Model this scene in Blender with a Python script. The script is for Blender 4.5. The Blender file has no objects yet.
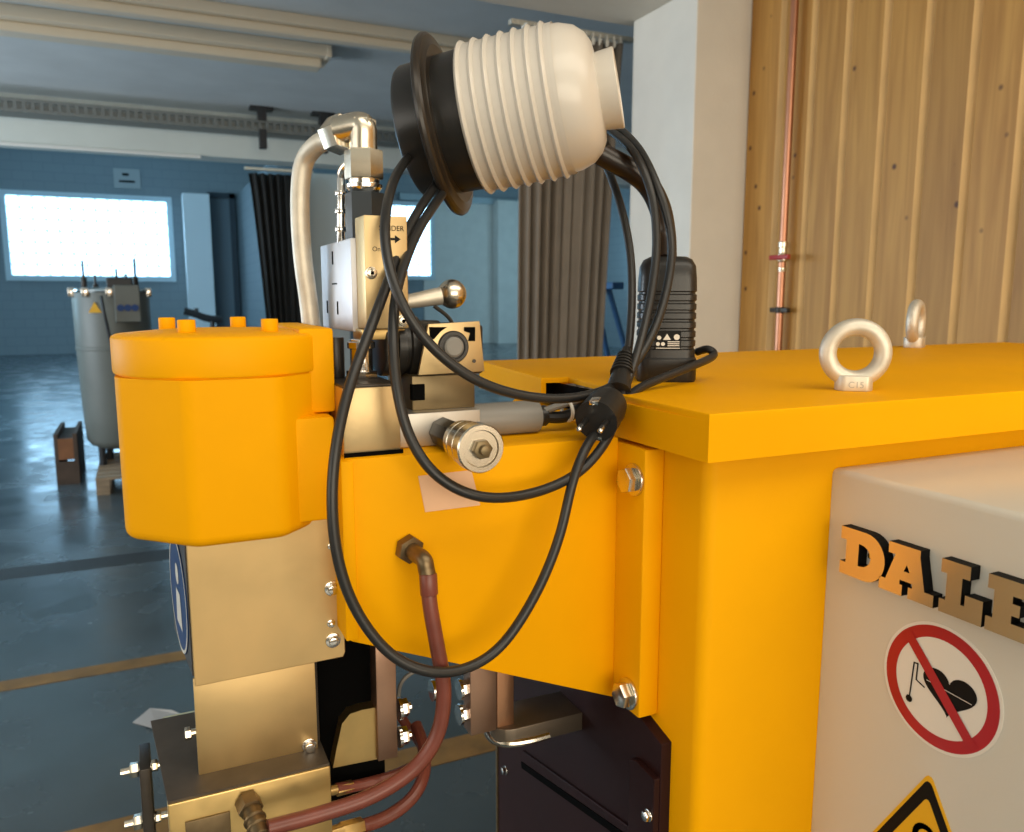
import bpy, bmesh, math, random
from mathutils import Vector, Matrix
random.seed(7)
SC = bpy.context.scene
COL = SC.collection

# ------------------------------------------------------------------ camera, world, lights, exposure
CZ = 1.6
FPX = 800.0
PITCH = math.atan(119 / 800)
HEAD = math.radians(24.7)
cam_data = bpy.data.cameras.new('camera')
cam_data.sensor_fit = 'HORIZONTAL'
cam_data.sensor_width = 36
cam_data.lens = 36 * FPX / 1024
cam_data.clip_start = 0.02
cam_data.clip_end = 200
cam_data.dof.use_dof = True
cam_data.dof.focus_distance = 0.74
cam_data.dof.aperture_fstop = 11.0
cam = bpy.data.objects.new('camera', cam_data)
COL.objects.link(cam)
cam.location = (0, 0, CZ)
cam.rotation_euler = (math.pi / 2 - PITCH, 0, -HEAD)
SC.camera = cam

W = bpy.data.worlds.new('world')
SC.world = W
W.use_nodes = True
W.node_tree.nodes['Background'].inputs[0].default_value = (0.75, 0.85, 1.0, 1)
W.node_tree.nodes['Background'].inputs[1].default_value = 0.6


def area(name, loc, target, sx, sy, energy, color):
    d = bpy.data.lights.new(name, 'AREA')
    d.shape = 'RECTANGLE'
    d.size = sx
    d.size_y = sy
    d.energy = energy
    d.color = color
    o = bpy.data.objects.new(name, d)
    COL.objects.link(o)
    o.location = loc
    o.rotation_euler = (Vector(target) - Vector(loc)).to_track_quat('-Z', 'Y').to_euler()
    return o


# daylight through the big window wall behind the photographer, and through left windows of the far hall; the rest are added fill lights
area('window_daylight_near', (0.2, -4.7, 2.0), (0.9, 3, 1.5), 5.0, 2.2, 168, (1.0, 0.90, 0.72))
area('overhead_fill', (1.0, -0.7, 3.2), (1.0, -0.5, 0), 3.2, 1.2, 37, (1.0, 0.90, 0.74))  # added overhead fill, no real fitting: lifts the upward faces
area('left_side_fill', (-4.7, 0.6, 2.0), (1.0, 1.6, 1.7), 5.0, 1.8, 70, (1.0, 0.95, 0.86))  # added fill from the left, no known window: lifts left-facing sides
area('bay_fill', (-4.7, 5.9, 1.7), (3.0, 5.9, 2.3), 3.6, 1.9, 205, (0.78, 0.90, 1.0))  # added cool fill, no known window: brightens ceiling and beam
area('window_daylight_far', (-6.3, 13, 3.0), (11, 25, 1.8), 8.0, 2.4, 900, (0.42, 0.76, 1.0))
area('far_right_fill', (13.5, 20.5, 3.0), (9.5, 25, 1.8), 5.0, 2.2, 165, (0.45, 0.80, 1.0))  # added fill, no known window: brightens the right of the far wall

SC.view_settings.view_transform = 'Standard'
SC.view_settings.look = 'None'
SC.view_settings.gamma = 1
SC.view_settings.exposure = 0.0

# ------------------------------------------------------------------ helpers
fw = Vector((math.sin(HEAD) * math.cos(PITCH), math.cos(HEAD) * math.cos(PITCH), -math.sin(PITCH)))
rt = Vector((math.cos(HEAD), -math.sin(HEAD), 0))
dn = Vector((-math.sin(HEAD) * math.sin(PITCH), -math.cos(HEAD) * math.sin(PITCH), -math.cos(PITCH)))


def on(px, py, X=None, Y=None, Z=None, D=None):
    """The point of the room that the survey of the photograph gives on a known plane or at a known distance."""
    d = fw + rt * ((px - 512) / FPX) + dn * ((py - 416) / FPX)
    if X is not None:
        s = X / d.x
    elif Y is not None:
        s = Y / d.y
    elif Z is not None:
        s = (Z - CZ) / d.z
    else:
        s = D
    return Vector((0, 0, CZ)) + d * s


WORLD = {}


def empty(name, loc, label, cat, group=None):
    o = bpy.data.objects.new(name, None)
    COL.objects.link(o)
    o.location = loc
    WORLD[o.name] = Vector(loc)
    o.empty_display_size = 0.05
    o['label'] = label
    o['category'] = cat
    if group:
        o['group'] = group
    return o


def tag(o, label, cat, group=None):
    o['label'] = label
    o['category'] = cat
    if group:
        o['group'] = group
    return o


def obj(name, bm, mats, parent=None, smooth=30, kind=None, label=None):
    """Links a bmesh (in room coordinates) as ONE mesh object with its origin at its middle."""
    if not isinstance(mats, (list, tuple)):
        mats = [mats]
    vs = [v.co for v in bm.verts]
    lo = Vector([min(v[i] for v in vs) for i in range(3)])
    hi = Vector([max(v[i] for v in vs) for i in range(3)])
    c = (lo + hi) / 2
    if parent is None:
        c.z = lo.z
    bmesh.ops.translate(bm, verts=bm.verts, vec=-c)
    bmesh.ops.recalc_face_normals(bm, faces=bm.faces)
    if smooth:
        for f in bm.faces:
            f.smooth = True
        ca = math.cos(math.radians(smooth))
        for e in bm.edges:
            if len(e.link_faces) == 2 and e.link_faces[0].normal.dot(e.link_faces[1].normal) < ca:
                e.smooth = False
    me = bpy.data.meshes.new(name)
    bm.to_mesh(me)
    bm.free()
    for m in mats:
        me.materials.append(m)
    o = bpy.data.objects.new(name, me)
    COL.objects.link(o)
    WORLD[o.name] = c.copy()
    if parent is not None:
        o.parent = parent
        o.location = c - WORLD[parent.name]
    else:
        o.location = c
    if kind:
        o['kind'] = kind
    if label:
        o['label'] = label
    return o


def copy_part(src, parent, loc, name=None):
    c = src.copy()
    COL.objects.link(c)
    c.parent = parent
    WORLD[c.name] = Vector(loc)
    c.location = Vector(loc) - (WORLD[parent.name] if parent else Vector((0, 0, 0)))
    return c


def bev(bm, w, seg=2, edges=None):
    if w > 0:
        bmesh.ops.bevel(bm, geom=edges if edges is not None else bm.edges[:], offset=w, segments=seg, affect='EDGES', profile=0.5)
    return bm


def bm_box(x0, x1, y0, y1, z0, z1, bw=0.0, seg=2, bm=None):
    b = bmesh.new()
    r = bmesh.ops.create_cube(b, size=1)
    for v in r['verts']:
        v.co = Vector((x0 + (v.co.x + .5) * (x1 - x0), y0 + (v.co.y + .5) * (y1 - y0), z0 + (v.co.z + .5) * (z1 - z0)))
    bev(b, bw, seg)
    return merge(bm, b)


def merge(bm, b):
    if bm is None:
        return b
    me = bpy.data.meshes.new('tmp')
    b.to_mesh(me)
    b.free()
    bm.from_mesh(me)
    bpy.data.meshes.remove(me)
    return bm


def frame(d):
    d = Vector(d).normalized()
    up = Vector((0, 0, 1)) if abs(d.z) < .9 else Vector((1, 0, 0))
    a = up.cross(d).normalized()
    b = d.cross(a).normalized()
    return d, a, b


def bm_lathe(p, d, prof, seg=32, bm=None, rot=0.0, a=None):
    """Turned solid: prof = [(distance along d, radius), ...]"""
    b_ = bmesh.new()
    d, u, v = frame(d)
    p = Vector(p)
    rings = []
    for t, r in prof:
        if r < 1e-6:
            rings.append([b_.verts.new(p + d * t)])
        else:
            rings.append([b_.verts.new(p + d * t + (u * math.cos(rot + 2 * math.pi * k / seg) + v * math.sin(rot + 2 * math.pi * k / seg)) * r) for k in range(seg)])
    for A, B in zip(rings, rings[1:]):
        for k in range(seg):
            k2 = (k + 1) % seg
            if len(A) == 1 and len(B) == 1:
                continue
            if len(A) == 1:
                b_.faces.new((A[0], B[k], B[k2]))
            elif len(B) == 1:
                b_.faces.new((A[k], B[0], A[k2]))
            else:
                b_.faces.new((A[k], B[k], B[k2], A[k2]))
    if len(rings[0]) > 1:
        b_.faces.new(rings[0])
    if len(rings[-1]) > 1:
        b_.faces.new(rings[-1])
    return merge(bm, b_)


def bm_cyl(p, q, r, seg=24, bw=0.0, bm=None, rot=0.0, r2=None):
    p = Vector(p)
    q = Vector(q)
    L = (q - p).length
    r2 = r if r2 is None else r2
    if bw > 0:
        prof = [(0, r - bw), (bw * .3, r - bw * .3), (bw, r), (L - bw, r2), (L - bw * .3, r2 - bw * .3), (L, r2 - bw)]
    else:
        prof = [(0, r), (L, r2)]
    return bm_lathe(p, q - p, prof, seg, bm, rot)


def bm_hex(p, q, r, bm=None, rot=0.0, bw=0.0006):
    return bm_cyl(p, q, r, 6, bw, bm, rot)


def catmull(pts, n=8):
    P = [Vector(p) for p in pts]
    P = [P[0] * 2 - P[1]] + P + [P[-1] * 2 - P[-2]]
    out = []
    for i in range(1, len(P) - 2):
        p0, p1, p2, p3 = P[i - 1:i + 3]
        for k in range(n):
            t = k / n
            out.append(.5 * ((2 * p1) + (p2 - p0) * t + (2 * p0 - 5 * p1 + 4 * p2 - p3) * t * t + (3 * p1 - p0 - 3 * p2 + p3) * t ** 3))
    out.append(P[-2])
    return out


def bm_tube(pts, r, n=8, seg=12, bm=None, raw=False, smooth_it=0):
    b = bmesh.new()
    pts = [Vector(p) for p in pts] if raw else catmull(pts, n)
    for _ in range(smooth_it):
        pts = [pts[0]] + [(pts[i - 1] + pts[i] * 2 + pts[i + 1]) / 4 for i in range(1, len(pts) - 1)] + [pts[-1]]
    T = []
    for i in range(len(pts)):
        T.append((pts[min(i + 1, len(pts) - 1)] - pts[max(i - 1, 0)]).normalized())
    _, u, v = frame(T[0])
    rings = []
    for i, p in enumerate(pts):
        u = (u - T[i] * u.dot(T[i])).normalized()
        v = T[i].cross(u)
        rr = r(i / (len(pts) - 1)) if callable(r) else r
        rings.append([b.verts.new(p + (u * math.cos(2 * math.pi * k / seg) + v * math.sin(2 * math.pi * k / seg)) * rr) for k in range(seg)])
    for A, B in zip(rings, rings[1:]):
        for k in range(seg):
            b.faces.new((A[k], B[k], B[(k + 1) % seg], A[(k + 1) % seg]))
    b.faces.new(rings[0])
    b.faces.new(rings[-1])
    return merge(bm, b)


def bm_prism(poly, to3, depth_vec, bw=0.0, bm=None, mi=0, side_mi=None, holes=()):
    """Extruded outline; poly in 2D mapped by to3(u, v); depth_vec the extrusion."""
    b = bmesh.new()
    dv = Vector(depth_vec)
    if not holes:
        top = [b.verts.new(to3(*p)) for p in poly]
        f = b.faces.new(top)
        faces = [f]
    else:
        loops = [poly] + list(holes)
        es = []
        for lp in loops:
            vs = [b.verts.new(to3(*p)) for p in lp]
            for i in range(len(vs)):
                es.append(b.edges.new((vs[i], vs[(i + 1) % len(vs)])))
        r = bmesh.ops.triangle_fill(b, use_beauty=True, use_dissolve=False, edges=es)
        faces = [g for g in r['geom'] if isinstance(g, bmesh.types.BMFace)]
    for f in faces:
        f.material_index = mi
    if dv.length > 0:
        r = bmesh.ops.extrude_face_region(b, geom=faces, use_keep_orig=True)
        for g in r['geom']:
            if isinstance(g, bmesh.types.BMVert):
                g.co += dv
        for f in b.faces:
            f.material_index = side_mi if side_mi is not None else mi
        b.normal_update()
        dn_ = dv.normalized()
        if side_mi is not None:
            for f in b.faces:
                if abs(f.normal.dot(dn_)) > .9:
                    f.material_index = mi
    if bw > 0:
        bev(b, bw, 2)
    return merge(bm, b)


def bm_torus(c, axis, R, r, seg=48, ring=16, bm=None):
    b = bmesh.new()
    d, u, v = frame(axis)
    c = Vector(c)
    rings = []
    for i in range(seg):
        a = 2 * math.pi * i / seg
        e = u * math.cos(a) + v * math.sin(a)
        rings.append([b.verts.new(c + e * (R + r * math.cos(2 * math.pi * k / ring)) + d * r * math.sin(2 * math.pi * k / ring)) for k in range(ring)])
    for i in range(seg):
        A, B = rings[i], rings[(i + 1) % seg]
        for k in range(ring):
            b.faces.new((A[k], B[k], B[(k + 1) % ring], A[(k + 1) % ring]))
    return merge(bm, b)


def bm_text(txt, size, to3, bm=None, mi=0, align='LEFT', extr=0.0):
    cu = bpy.data.curves.new('tmp', 'FONT')
    cu.body = txt
    cu.size = size
    cu.align_x = align
    cu.extrude = extr
    o = bpy.data.objects.new('tmp', cu)
    COL.objects.link(o)
    bpy.context.view_layer.update()
    me = bpy.data.meshes.new_from_object(o.evaluated_get(bpy.context.evaluated_depsgraph_get()))
    bpy.data.objects.remove(o)
    bpy.data.curves.remove(cu)
    b = bmesh.new()
    b.from_mesh(me)
    bpy.data.meshes.remove(me)
    for v in b.verts:
        v.co = to3(v.co.x, v.co.y)
    for f in b.faces:
        f.material_index = mi
    return merge(bm, b)


# ------------------------------------------------------------------ materials
def mat(name, color, rough=.5, metal=0.0, noise=0.0, nscale=8.0, bump=0.0, bscale=60.0, coat=0.0, emis=None, estr=0.0, spec=None, rough_noise=0.0, stretch=None):
    m = bpy.data.materials.new(name)
    m.use_nodes = True
    nt = m.node_tree
    b = nt.nodes['Principled BSDF']
    b.inputs['Base Color'].default_value = (*color, 1)
    b.inputs['Roughness'].default_value = rough
    b.inputs['Metallic'].default_value = metal
    if coat:
        b.inputs['Coat Weight'].default_value = coat
    if spec is not None:
        b.inputs['Specular IOR Level'].default_value = spec
    if emis:
        b.inputs['Emission Color'].default_value = (*emis, 1)
        b.inputs['Emission Strength'].default_value = estr
    tc = nt.nodes.new('ShaderNodeTexCoord')
    mp = nt.nodes.new('ShaderNodeMapping')
    nt.links.new(tc.outputs['Object'], mp.inputs[0])
    if stretch:
        mp.inputs['Scale'].default_value = stretch
    if noise or rough_noise:
        n = nt.nodes.new('ShaderNodeTexNoise')
        n.inputs['Scale'].default_value = nscale
        n.inputs['Detail'].default_value = 5
        nt.links.new(mp.outputs[0], n.inputs['Vector'])
        if noise:
            r = nt.nodes.new('ShaderNodeMapRange')
            r.inputs['From Min'].default_value = .3
            r.inputs['From Max'].default_value = .7
            r.inputs['To Min'].default_value = 1 - noise
            r.inputs['To Max'].default_value = 1 + noise
            nt.links.new(n.outputs[0], r.inputs[0])
            vm = nt.nodes.new('ShaderNodeVectorMath')
            vm.operation = 'SCALE'
            vm.inputs[0].default_value = color
            nt.links.new(r.outputs[0], vm.inputs['Scale'])
            nt.links.new(vm.outputs[0], b.inputs['Base Color'])
        if rough_noise:
            r2 = nt.nodes.new('ShaderNodeMapRange')
            r2.inputs['From Min'].default_value = .3
            r2.inputs['From Max'].default_value = .7
            r2.inputs['To Min'].default_value = max(.02, rough - rough_noise)
            r2.inputs['To Max'].default_value = rough + rough_noise
            nt.links.new(n.outputs[0], r2.inputs[0])
            nt.links.new(r2.outputs[0], b.inputs['Roughness'])
    if bump:
        n2 = nt.nodes.new('ShaderNodeTexNoise')
        n2.inputs['Scale'].default_value = bscale
        n2.inputs['Detail'].default_value = 4
        nt.links.new(mp.outputs[0], n2.inputs['Vector'])
        bp = nt.nodes.new('ShaderNodeBump')
        bp.inputs['Strength'].default_value = bump
        bp.inputs['Distance'].default_value = .002
        nt.links.new(n2.outputs[0], bp.inputs['Height'])
        nt.links.new(bp.outputs[0], b.inputs['Normal'])
    return m


M_yellow = mat('yellow_paint', (.90, .405, 0), .55, spec=.08, bump=.06, bscale=140, noise=.02, nscale=12)
M_greybox = mat('beige_grey_enamel', (.66, .62, .53), .30, bump=.05, bscale=300)
M_maroon = mat('maroon_paint', (.022, .006, .006), .55, spec=.2, noise=.15)
M_black_plastic = mat('black_plastic', (.016, .015, .014), .34, bump=.05, bscale=500)
M_rubber = mat('black_rubber_cable', (.018, .018, .018), .38)
M_steel = mat('brushed_steel', (.64, .46, .22), .48, 1.0, noise=.10, nscale=14, rough_noise=.08, bump=.12, bscale=30)
M_alu = mat('milled_aluminium', (.62, .47, .25), .46, 1.0, noise=.04, nscale=40, bump=.05, bscale=200)
M_alu_grey = mat('plain_aluminium', (.58, .55, .50), .48, 1.0, noise=.04, nscale=40)
M_alu_matt = mat('anodised_aluminium', (.66, .67, .70), .5, .7, noise=.05, nscale=30)
M_zinc = mat('zinc_plated_steel', (.76, .70, .58), .26, 1.0, noise=.05, nscale=90)
M_chrome = mat('bright_steel', (.80, .78, .74), .16, 1.0)
M_galv = mat('galvanised_steel', (.70, .65, .55), .52, .65, noise=.12, nscale=60, bump=.15, bscale=90)
M_dark_steel = mat('dark_steel', (.06, .052, .045), .42, .6, noise=.25, nscale=25)
M_dark_top = mat('brown_oxidised_top', (.10, .08, .06), .5, .5, noise=.2, nscale=30)
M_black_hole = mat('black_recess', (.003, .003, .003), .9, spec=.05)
M_brass = mat('brass', (.62, .44, .18), .36, .95, noise=.10, nscale=30, rough_noise=.08, bump=.06, bscale=50)
M_brass_dull = mat('tarnished_brass', (.20, .145, .08), .42, .9, noise=.2, nscale=60)
M_copper = mat('copper_bar', (.42, .26, .18), .38, .85, noise=.14, nscale=18, rough_noise=.06)
M_copper_pipe = mat('copper_pipe_metal', (.56, .27, .17), .36, 1.0, noise=.08, nscale=9)
M_hose = mat('maroon_rubber_hose', (.17, .045, .03), .36, noise=.15, nscale=40)
M_white_plastic = mat('cream_white_plastic', (.66, .62, .555), .33, coat=.2, noise=.02)
M_brown_arm = mat('black_bakelite', (.022, .013, .008), .3)
M_grey_plastic = mat('grey_plastic', (.23, .22, .20), .45)
M_slate = mat('slate_grey_nut', (.045, .055, .065), .35, .4)
M_redbrown = mat('red_brown_ring', (.09, .03, .02), .4)
M_olive = mat('olive_bronze_block', (.20, .15, .08), .42, .8, noise=.15, nscale=30)
M_label_worn = mat('worn_peach_label', (.82, .50, .30), .55, noise=.05, nscale=30)
M_white_print = mat('white_print', (.80, .77, .70), .5)
M_sign_white = mat('sign_white_film', (.82, .77, .68), .35)
M_sign_red = mat('sign_red_film', (.44, .012, .016), .35, noise=.06, nscale=30)
M_sign_black = mat('sign_black_film', (.006, .006, .006), .45, spec=.15)
M_sign_yellow = mat('sign_yellow_film', (.84, .45, .01), .35)
M_sign_blue = mat('sign_blue_film', (.012, .05, .17), .4, spec=.2)
M_letter_face = mat('polished_letter_face', (.80, .60, .32), .2, .7)
M_letter_side = mat('letter_black_side', (.004, .004, .004), .6, spec=.15)
M_white_wall = mat('white_wall_paint', (.74, .72, .67), .75, noise=.05, nscale=3, bump=.25, bscale=40)
M_ceiling = mat('ceiling_grey_concrete', (.68, .72, .73), .8, noise=.07, nscale=2, bump=.2, bscale=20)
M_fixture = mat('cream_fixture', (.80, .72, .58), .45)
M_tray = mat('galvanised_tray', (.20, .22, .22), .5, .6)
M_curtain_dark = mat('charcoal_curtain', (.020, .021, .021), .9, noise=.1)
M_curtain_brown = mat('taupe_curtain', (.23, .195, .16), .9, noise=.08, nscale=6)
M_tank = mat('light_grey_tank_paint', (.13, .14, .125), .45, noise=.05)
M_paper = mat('pale_paper', (.42, .42, .42), .7)
M_trestle = mat('blue_trestle_paint', (.05, .14, .30), .45)
M_red_handle = mat('red_handle_paint', (.45, .03, .03), .4)
M_tape = mat('worn_yellow_floor_tape', (.24, .135, .035), .55, noise=.3, nscale=9)
M_pallet = mat('pallet_wood', (.30, .22, .14), .75, noise=.25, nscale=6, stretch=(1, 8, 8))
M_pallet_dark = mat('dark_pallet_wood', (.07, .045, .03), .75, noise=.25, nscale=6)
M_black_metal = mat('black_painted_metal', (.02, .021, .024), .45)


def glass_pane_mat():
    m = bpy.data.materials.new('glass_block_daylight')
    m.use_nodes = True
    nt = m.node_tree
    b = nt.nodes['Principled BSDF']
    b.inputs['Base Color'].default_value = (.6, .75, .8, 1)
    b.inputs['Roughness'].default_value = .25
    oi = nt.nodes.new('ShaderNodeObjectInfo')
    r = nt.nodes.new('ShaderNodeMapRange')
    r.inputs['To Min'].default_value = 4.0
    r.inputs['To Max'].default_value = 5.2
    nt.links.new(oi.outputs['Random'], r.inputs[0])
    b.inputs['Emission Color'].default_value = (.42, .72, 1.0, 1)
    nt.links.new(r.outputs[0], b.inputs['Emission Strength'])
    return m


M_pane = glass_pane_mat()
M_mortar = mat('glass_block_mortar', (.5, .55, .58), .6, emis=(.5, .75, .95), estr=.45)


def wood_mat():
    m = bpy.data.materials.new('knotty_pine')
    m.use_nodes = True
    nt = m.node_tree
    L = nt.links.new
    b = nt.nodes['Principled BSDF']
    b.inputs['Roughness'].default_value = .5
    tc = nt.nodes.new('ShaderNodeTexCoord')
    oi = nt.nodes.new('ShaderNodeObjectInfo')
    sc = nt.nodes.new('ShaderNodeVectorMath')
    sc.operation = 'SCALE'
    sc.inputs[0].default_value = (3.1, 7.7, 21.3)
    L(oi.outputs['Random'], sc.inputs['Scale'])
    ad = nt.nodes.new('ShaderNodeVectorMath')
    L(tc.outputs['Object'], ad.inputs[0])
    L(sc.outputs[0], ad.inputs[1])
    # grain: noise stretched along the board
    mp = nt.nodes.new('ShaderNodeMapping')
    mp.inputs['Scale'].default_value = (16, 16, 0.9)
    L(ad.outputs[0], mp.inputs[0])
    n = nt.nodes.new('ShaderNodeTexNoise')
    n.inputs['Scale'].default_value = 1.6
    n.inputs['Detail'].default_value = 6
    n.inputs['Distortion'].default_value = .6
    L(mp.outputs[0], n.inputs['Vector'])
    cr = nt.nodes.new('ShaderNodeValToRGB')
    cr.color_ramp.elements[0].position = .32
    cr.color_ramp.elements[0].color = (.40, .19, .038, 1)
    cr.color_ramp.elements[1].position = .66
    cr.color_ramp.elements[1].color = (.56, .30, .072, 1)
    L(n.outputs[0], cr.inputs[0])
    # knots
    mp2 = nt.nodes.new('ShaderNodeMapping')
    mp2.inputs['Scale'].default_value = (0.01, 11, 10)
    L(ad.outputs[0], mp2.inputs[0])
    vo = nt.nodes.new('ShaderNodeTexVoronoi')
    vo.inputs['Scale'].default_value = 1.0
    L(mp2.outputs[0], vo.inputs['Vector'])
    kr = nt.nodes.new('ShaderNodeValToRGB')
    kr.color_ramp.elements[0].position = .08
    kr.color_ramp.elements[0].color = (1, 1, 1, 1)
    kr.color_ramp.elements[1].position = .16
    kr.color_ramp.elements[1].color = (0, 0, 0, 1)
    L(vo.outputs['Distance'], kr.inputs[0])
    mx = nt.nodes.new('ShaderNodeMix')
    mx.data_type = 'RGBA'
    sc3 = nt.nodes.new('ShaderNodeSeparateColor')
    L(vo.outputs['Color'], sc3.inputs[0])
    gt = nt.nodes.new('ShaderNodeMath')
    gt.operation = 'GREATER_THAN'
    gt.inputs[1].default_value = .42
    L(sc3.outputs[0], gt.inputs[0])
    mu = nt.nodes.new('ShaderNodeMath')
    mu.operation = 'MULTIPLY'
    L(kr.outputs[0], mu.inputs[0])
    L(gt.outputs[0], mu.inputs[1])
    L(mu.outputs[0], mx.inputs['Factor'])
    L(cr.outputs[0], mx.inputs['A'])
    mx.inputs['B'].default_value = (.10, .035, .012, 1)
    br = nt.nodes.new('ShaderNodeMapRange')
    br.inputs['To Min'].default_value = .88
    br.inputs['To Max'].default_value = 1.1
    L(oi.outputs['Random'], br.inputs[0])
    fin = nt.nodes.new('ShaderNodeVectorMath')
    fin.operation = 'SCALE'
    L(mx.outputs['Result'], fin.inputs[0])
    L(br.outputs[0], fin.inputs['Scale'])
    L(fin.outputs[0], b.inputs['Base Color'])
    return m


M_wood = wood_mat()
M_wood_bevel_lit = mat('pine_bevel_lit_tone', (.76, .48, .19), .5, noise=.08, nscale=5)  # paler tone paints in the light caught by the near-side bevels


def floor_mat():
    m = bpy.data.materials.new('sealed_concrete_floor')
    m.use_nodes = True
    nt = m.node_tree
    L = nt.links.new
    b = nt.nodes['Principled BSDF']
    tc = nt.nodes.new('ShaderNodeTexCoord')
    n = nt.nodes.new('ShaderNodeTexNoise')
    n.inputs['Scale'].default_value = 1.3
    n.inputs['Detail'].default_value = 8
    L(tc.outputs['Object'], n.inputs['Vector'])
    cr = nt.nodes.new('ShaderNodeValToRGB')
    cr.color_ramp.elements[0].position = .3
    cr.color_ramp.elements[0].color = (.050, .072, .084, 1)
    cr.color_ramp.elements[1].position = .75
    cr.color_ramp.elements[1].color = (.088, .118, .134, 1)
    L(n.outputs[0], cr.inputs[0])
    L(cr.outputs[0], b.inputs['Base Color'])
    n2 = nt.nodes.new('ShaderNodeTexNoise')
    n2.inputs['Scale'].default_value = 3.2
    n2.inputs['Detail'].default_value = 6
    L(tc.outputs['Object'], n2.inputs['Vector'])
    r = nt.nodes.new('ShaderNodeMapRange')
    r.inputs['From Min'].default_value = .3
    r.inputs['From Max'].default_value = .7
    r.inputs['To Min'].default_value = .13
    r.inputs['To Max'].default_value = .34
    L(n2.outputs[0], r.inputs[0])
    L(r.outputs[0], b.inputs['Roughness'])
    bp = nt.nodes.new('ShaderNodeBump')
    b.inputs['Specular IOR Level'].default_value = .75
    bp.inputs['Strength'].default_value = .06
    bp.inputs['Distance'].default_value = .01
    L(n2.outputs[0], bp.inputs['Height'])
    L(bp.outputs[0], b.inputs['Normal'])
    return m


M_floor = floor_mat()


def block_mat():
    """White painted blockwork: faint joints in relief."""
    m = mat('white_painted_blockwork', (.66, .70, .72), .7)
    nt = m.node_tree
    L = nt.links.new
    b = nt.nodes['Principled BSDF']
    tc = nt.nodes.new('ShaderNodeTexCoord')
    sx = nt.nodes.new('ShaderNodeSeparateXYZ')
    L(tc.outputs['Object'], sx.inputs[0])
    ad = nt.nodes.new('ShaderNodeMath')
    L(sx.outputs['X'], ad.inputs[0])
    L(sx.outputs['Y'], ad.inputs[1])
    cx = nt.nodes.new('ShaderNodeCombineXYZ')
    L(ad.outputs[0], cx.inputs[0])
    L(sx.outputs['Z'], cx.inputs[1])
    br = nt.nodes.new('ShaderNodeTexBrick')
    br.inputs['Scale'].default_value = 1.0
    br.inputs['Brick Width'].default_value = .5
    br.inputs['Row Height'].default_value = .25
    br.inputs['Mortar Size'].default_value = .012
    br.inputs['Color1'].default_value = (.25, .30, .33, 1)
    br.inputs['Color2'].default_value = (.26, .31, .34, 1)
    br.inputs['Mortar'].default_value = (.22, .27, .30, 1)
    L(cx.outputs[0], br.inputs['Vector'])
    L(br.outputs['Color'], b.inputs['Base Color'])
    return m


M_block = block_mat()


def struct(name, bm, m, **k):
    return obj(name, bm, m, kind='structure', **k)


# ------------------------------------------------------------------ the building
FY = 26.0                 # far wall
sW = FY / 29.0
struct('floor', bm_box(-7, 14, -5.5, FY + .2, -.1, 0), M_floor, smooth=0)
struct('ceiling', bm_box(-5, 6, -5.2, 8.3, 3.26, 3.4), M_ceiling, smooth=0)
struct('ceiling_far', bm_box(-7, 14, 8.3, FY + .2, 5.7, 5.8), M_white_wall, smooth=0)
struct('wall_back', bm_box(-5, 4, -5.3, -5.1, 0, 3.3), mat('warm_board_wall', (.52, .38, .22), .7), smooth=0)
struct('wall_left', bm_box(-5.2, -5, -5.3, 8.0, 0, 3.3), M_white_wall, smooth=0)
struct('wall_left_far', bm_box(-7.2, -7, 8.0, FY, 0, 5.8), M_block, smooth=0)
struct('wall_right_far', bm_box(13.8, 14, 8.3, FY, 0, 5.8), M_block, smooth=0)
wall_far = struct('wall_far', bm_box(-7.2, 14, FY, FY + .3, 0, 5.8), M_block, smooth=0)
struct('trim_1', bm_box(-5, 6, 8.0, 8.3, 2.865, 3.4, .012), mat('beam_paint', (.70, .76, .73), .7, noise=.04, nscale=3), smooth=0)
struct('wall_upper_far', bm_box(-7, 14, 8.31, 8.5, 3.4, 5.8), M_white_wall, smooth=0)
struct('wall_cross_left', bm_box(-7.2, -5.0, 8.0, 8.3, 0, 3.4), M_white_wall, smooth=0)
struct('wall_cross_right', bm_box(6.0, 14, 8.0, 8.3, 0, 3.4), M_white_wall, smooth=0)
# white edge strip under the far beam
struct('trim_2', bm_box(-4, .58, 7.985, 8.0, 2.838, 2.866, .004), mat('white_edge_strip', (.80, .82, .80), .4), smooth=0)

# right-hand side: pillar, near beam, timber wall
PX0 = 2.44
struct('wall_side_return', bm_box(2.95, 6.2, 3.05, 3.24, 0, 3.3), M_block, smooth=0)
struct('trim_3', bm_box(PX0, 2.86, 3.24, 3.78, 0, 3.03, .006), mat('pillar_paint', (.84, .81, .74), .75, noise=.04, nscale=4, bump=.5, bscale=60), smooth=0)
struct('trim_4', bm_box(-5, 6, 3.24, 3.86, 3.03, 3.3, .012), mat('near_beam_paint', (.72, .68, .60), .7, noise=.03), smooth=0)
struct('wall_side', bm_box(6.0, 6.2, 3.24, 8.0, 0, 3.3), M_block, smooth=0)
wall_right = struct('wall_right', bm_box(2.79, 2.95, -5.2, 3.24, 0, 3.3), M_wood, smooth=0)
# knotty boards with deep bevelled edges, one part each
bw_ = .194
edges_y = [3.198 - bw_ * i for i in range(15)]
for i in range(14):
    y1, y0 = edges_y[i], edges_y[i + 1] + .003
    if i == 0:
        y1 = 3.238
    bmb = bmesh.new()
    prof = [(2.792, y0), (2.780, y0), (2.758, y0 + .027), (2.758, y1 - .008), (2.780, y1), (2.792, y1)]
    bm_prism([(p[0], p[1]) for p in prof], lambda u, v: Vector((u, v, 0.02)), (0, 0, 3.22), bm=bmb)
    bmb.normal_update()
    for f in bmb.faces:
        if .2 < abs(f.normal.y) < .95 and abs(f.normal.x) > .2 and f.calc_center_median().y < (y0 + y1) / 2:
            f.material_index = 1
    obj('board', bmb, [M_wood, M_wood_bevel_lit], wall_right, smooth=0)

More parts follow.
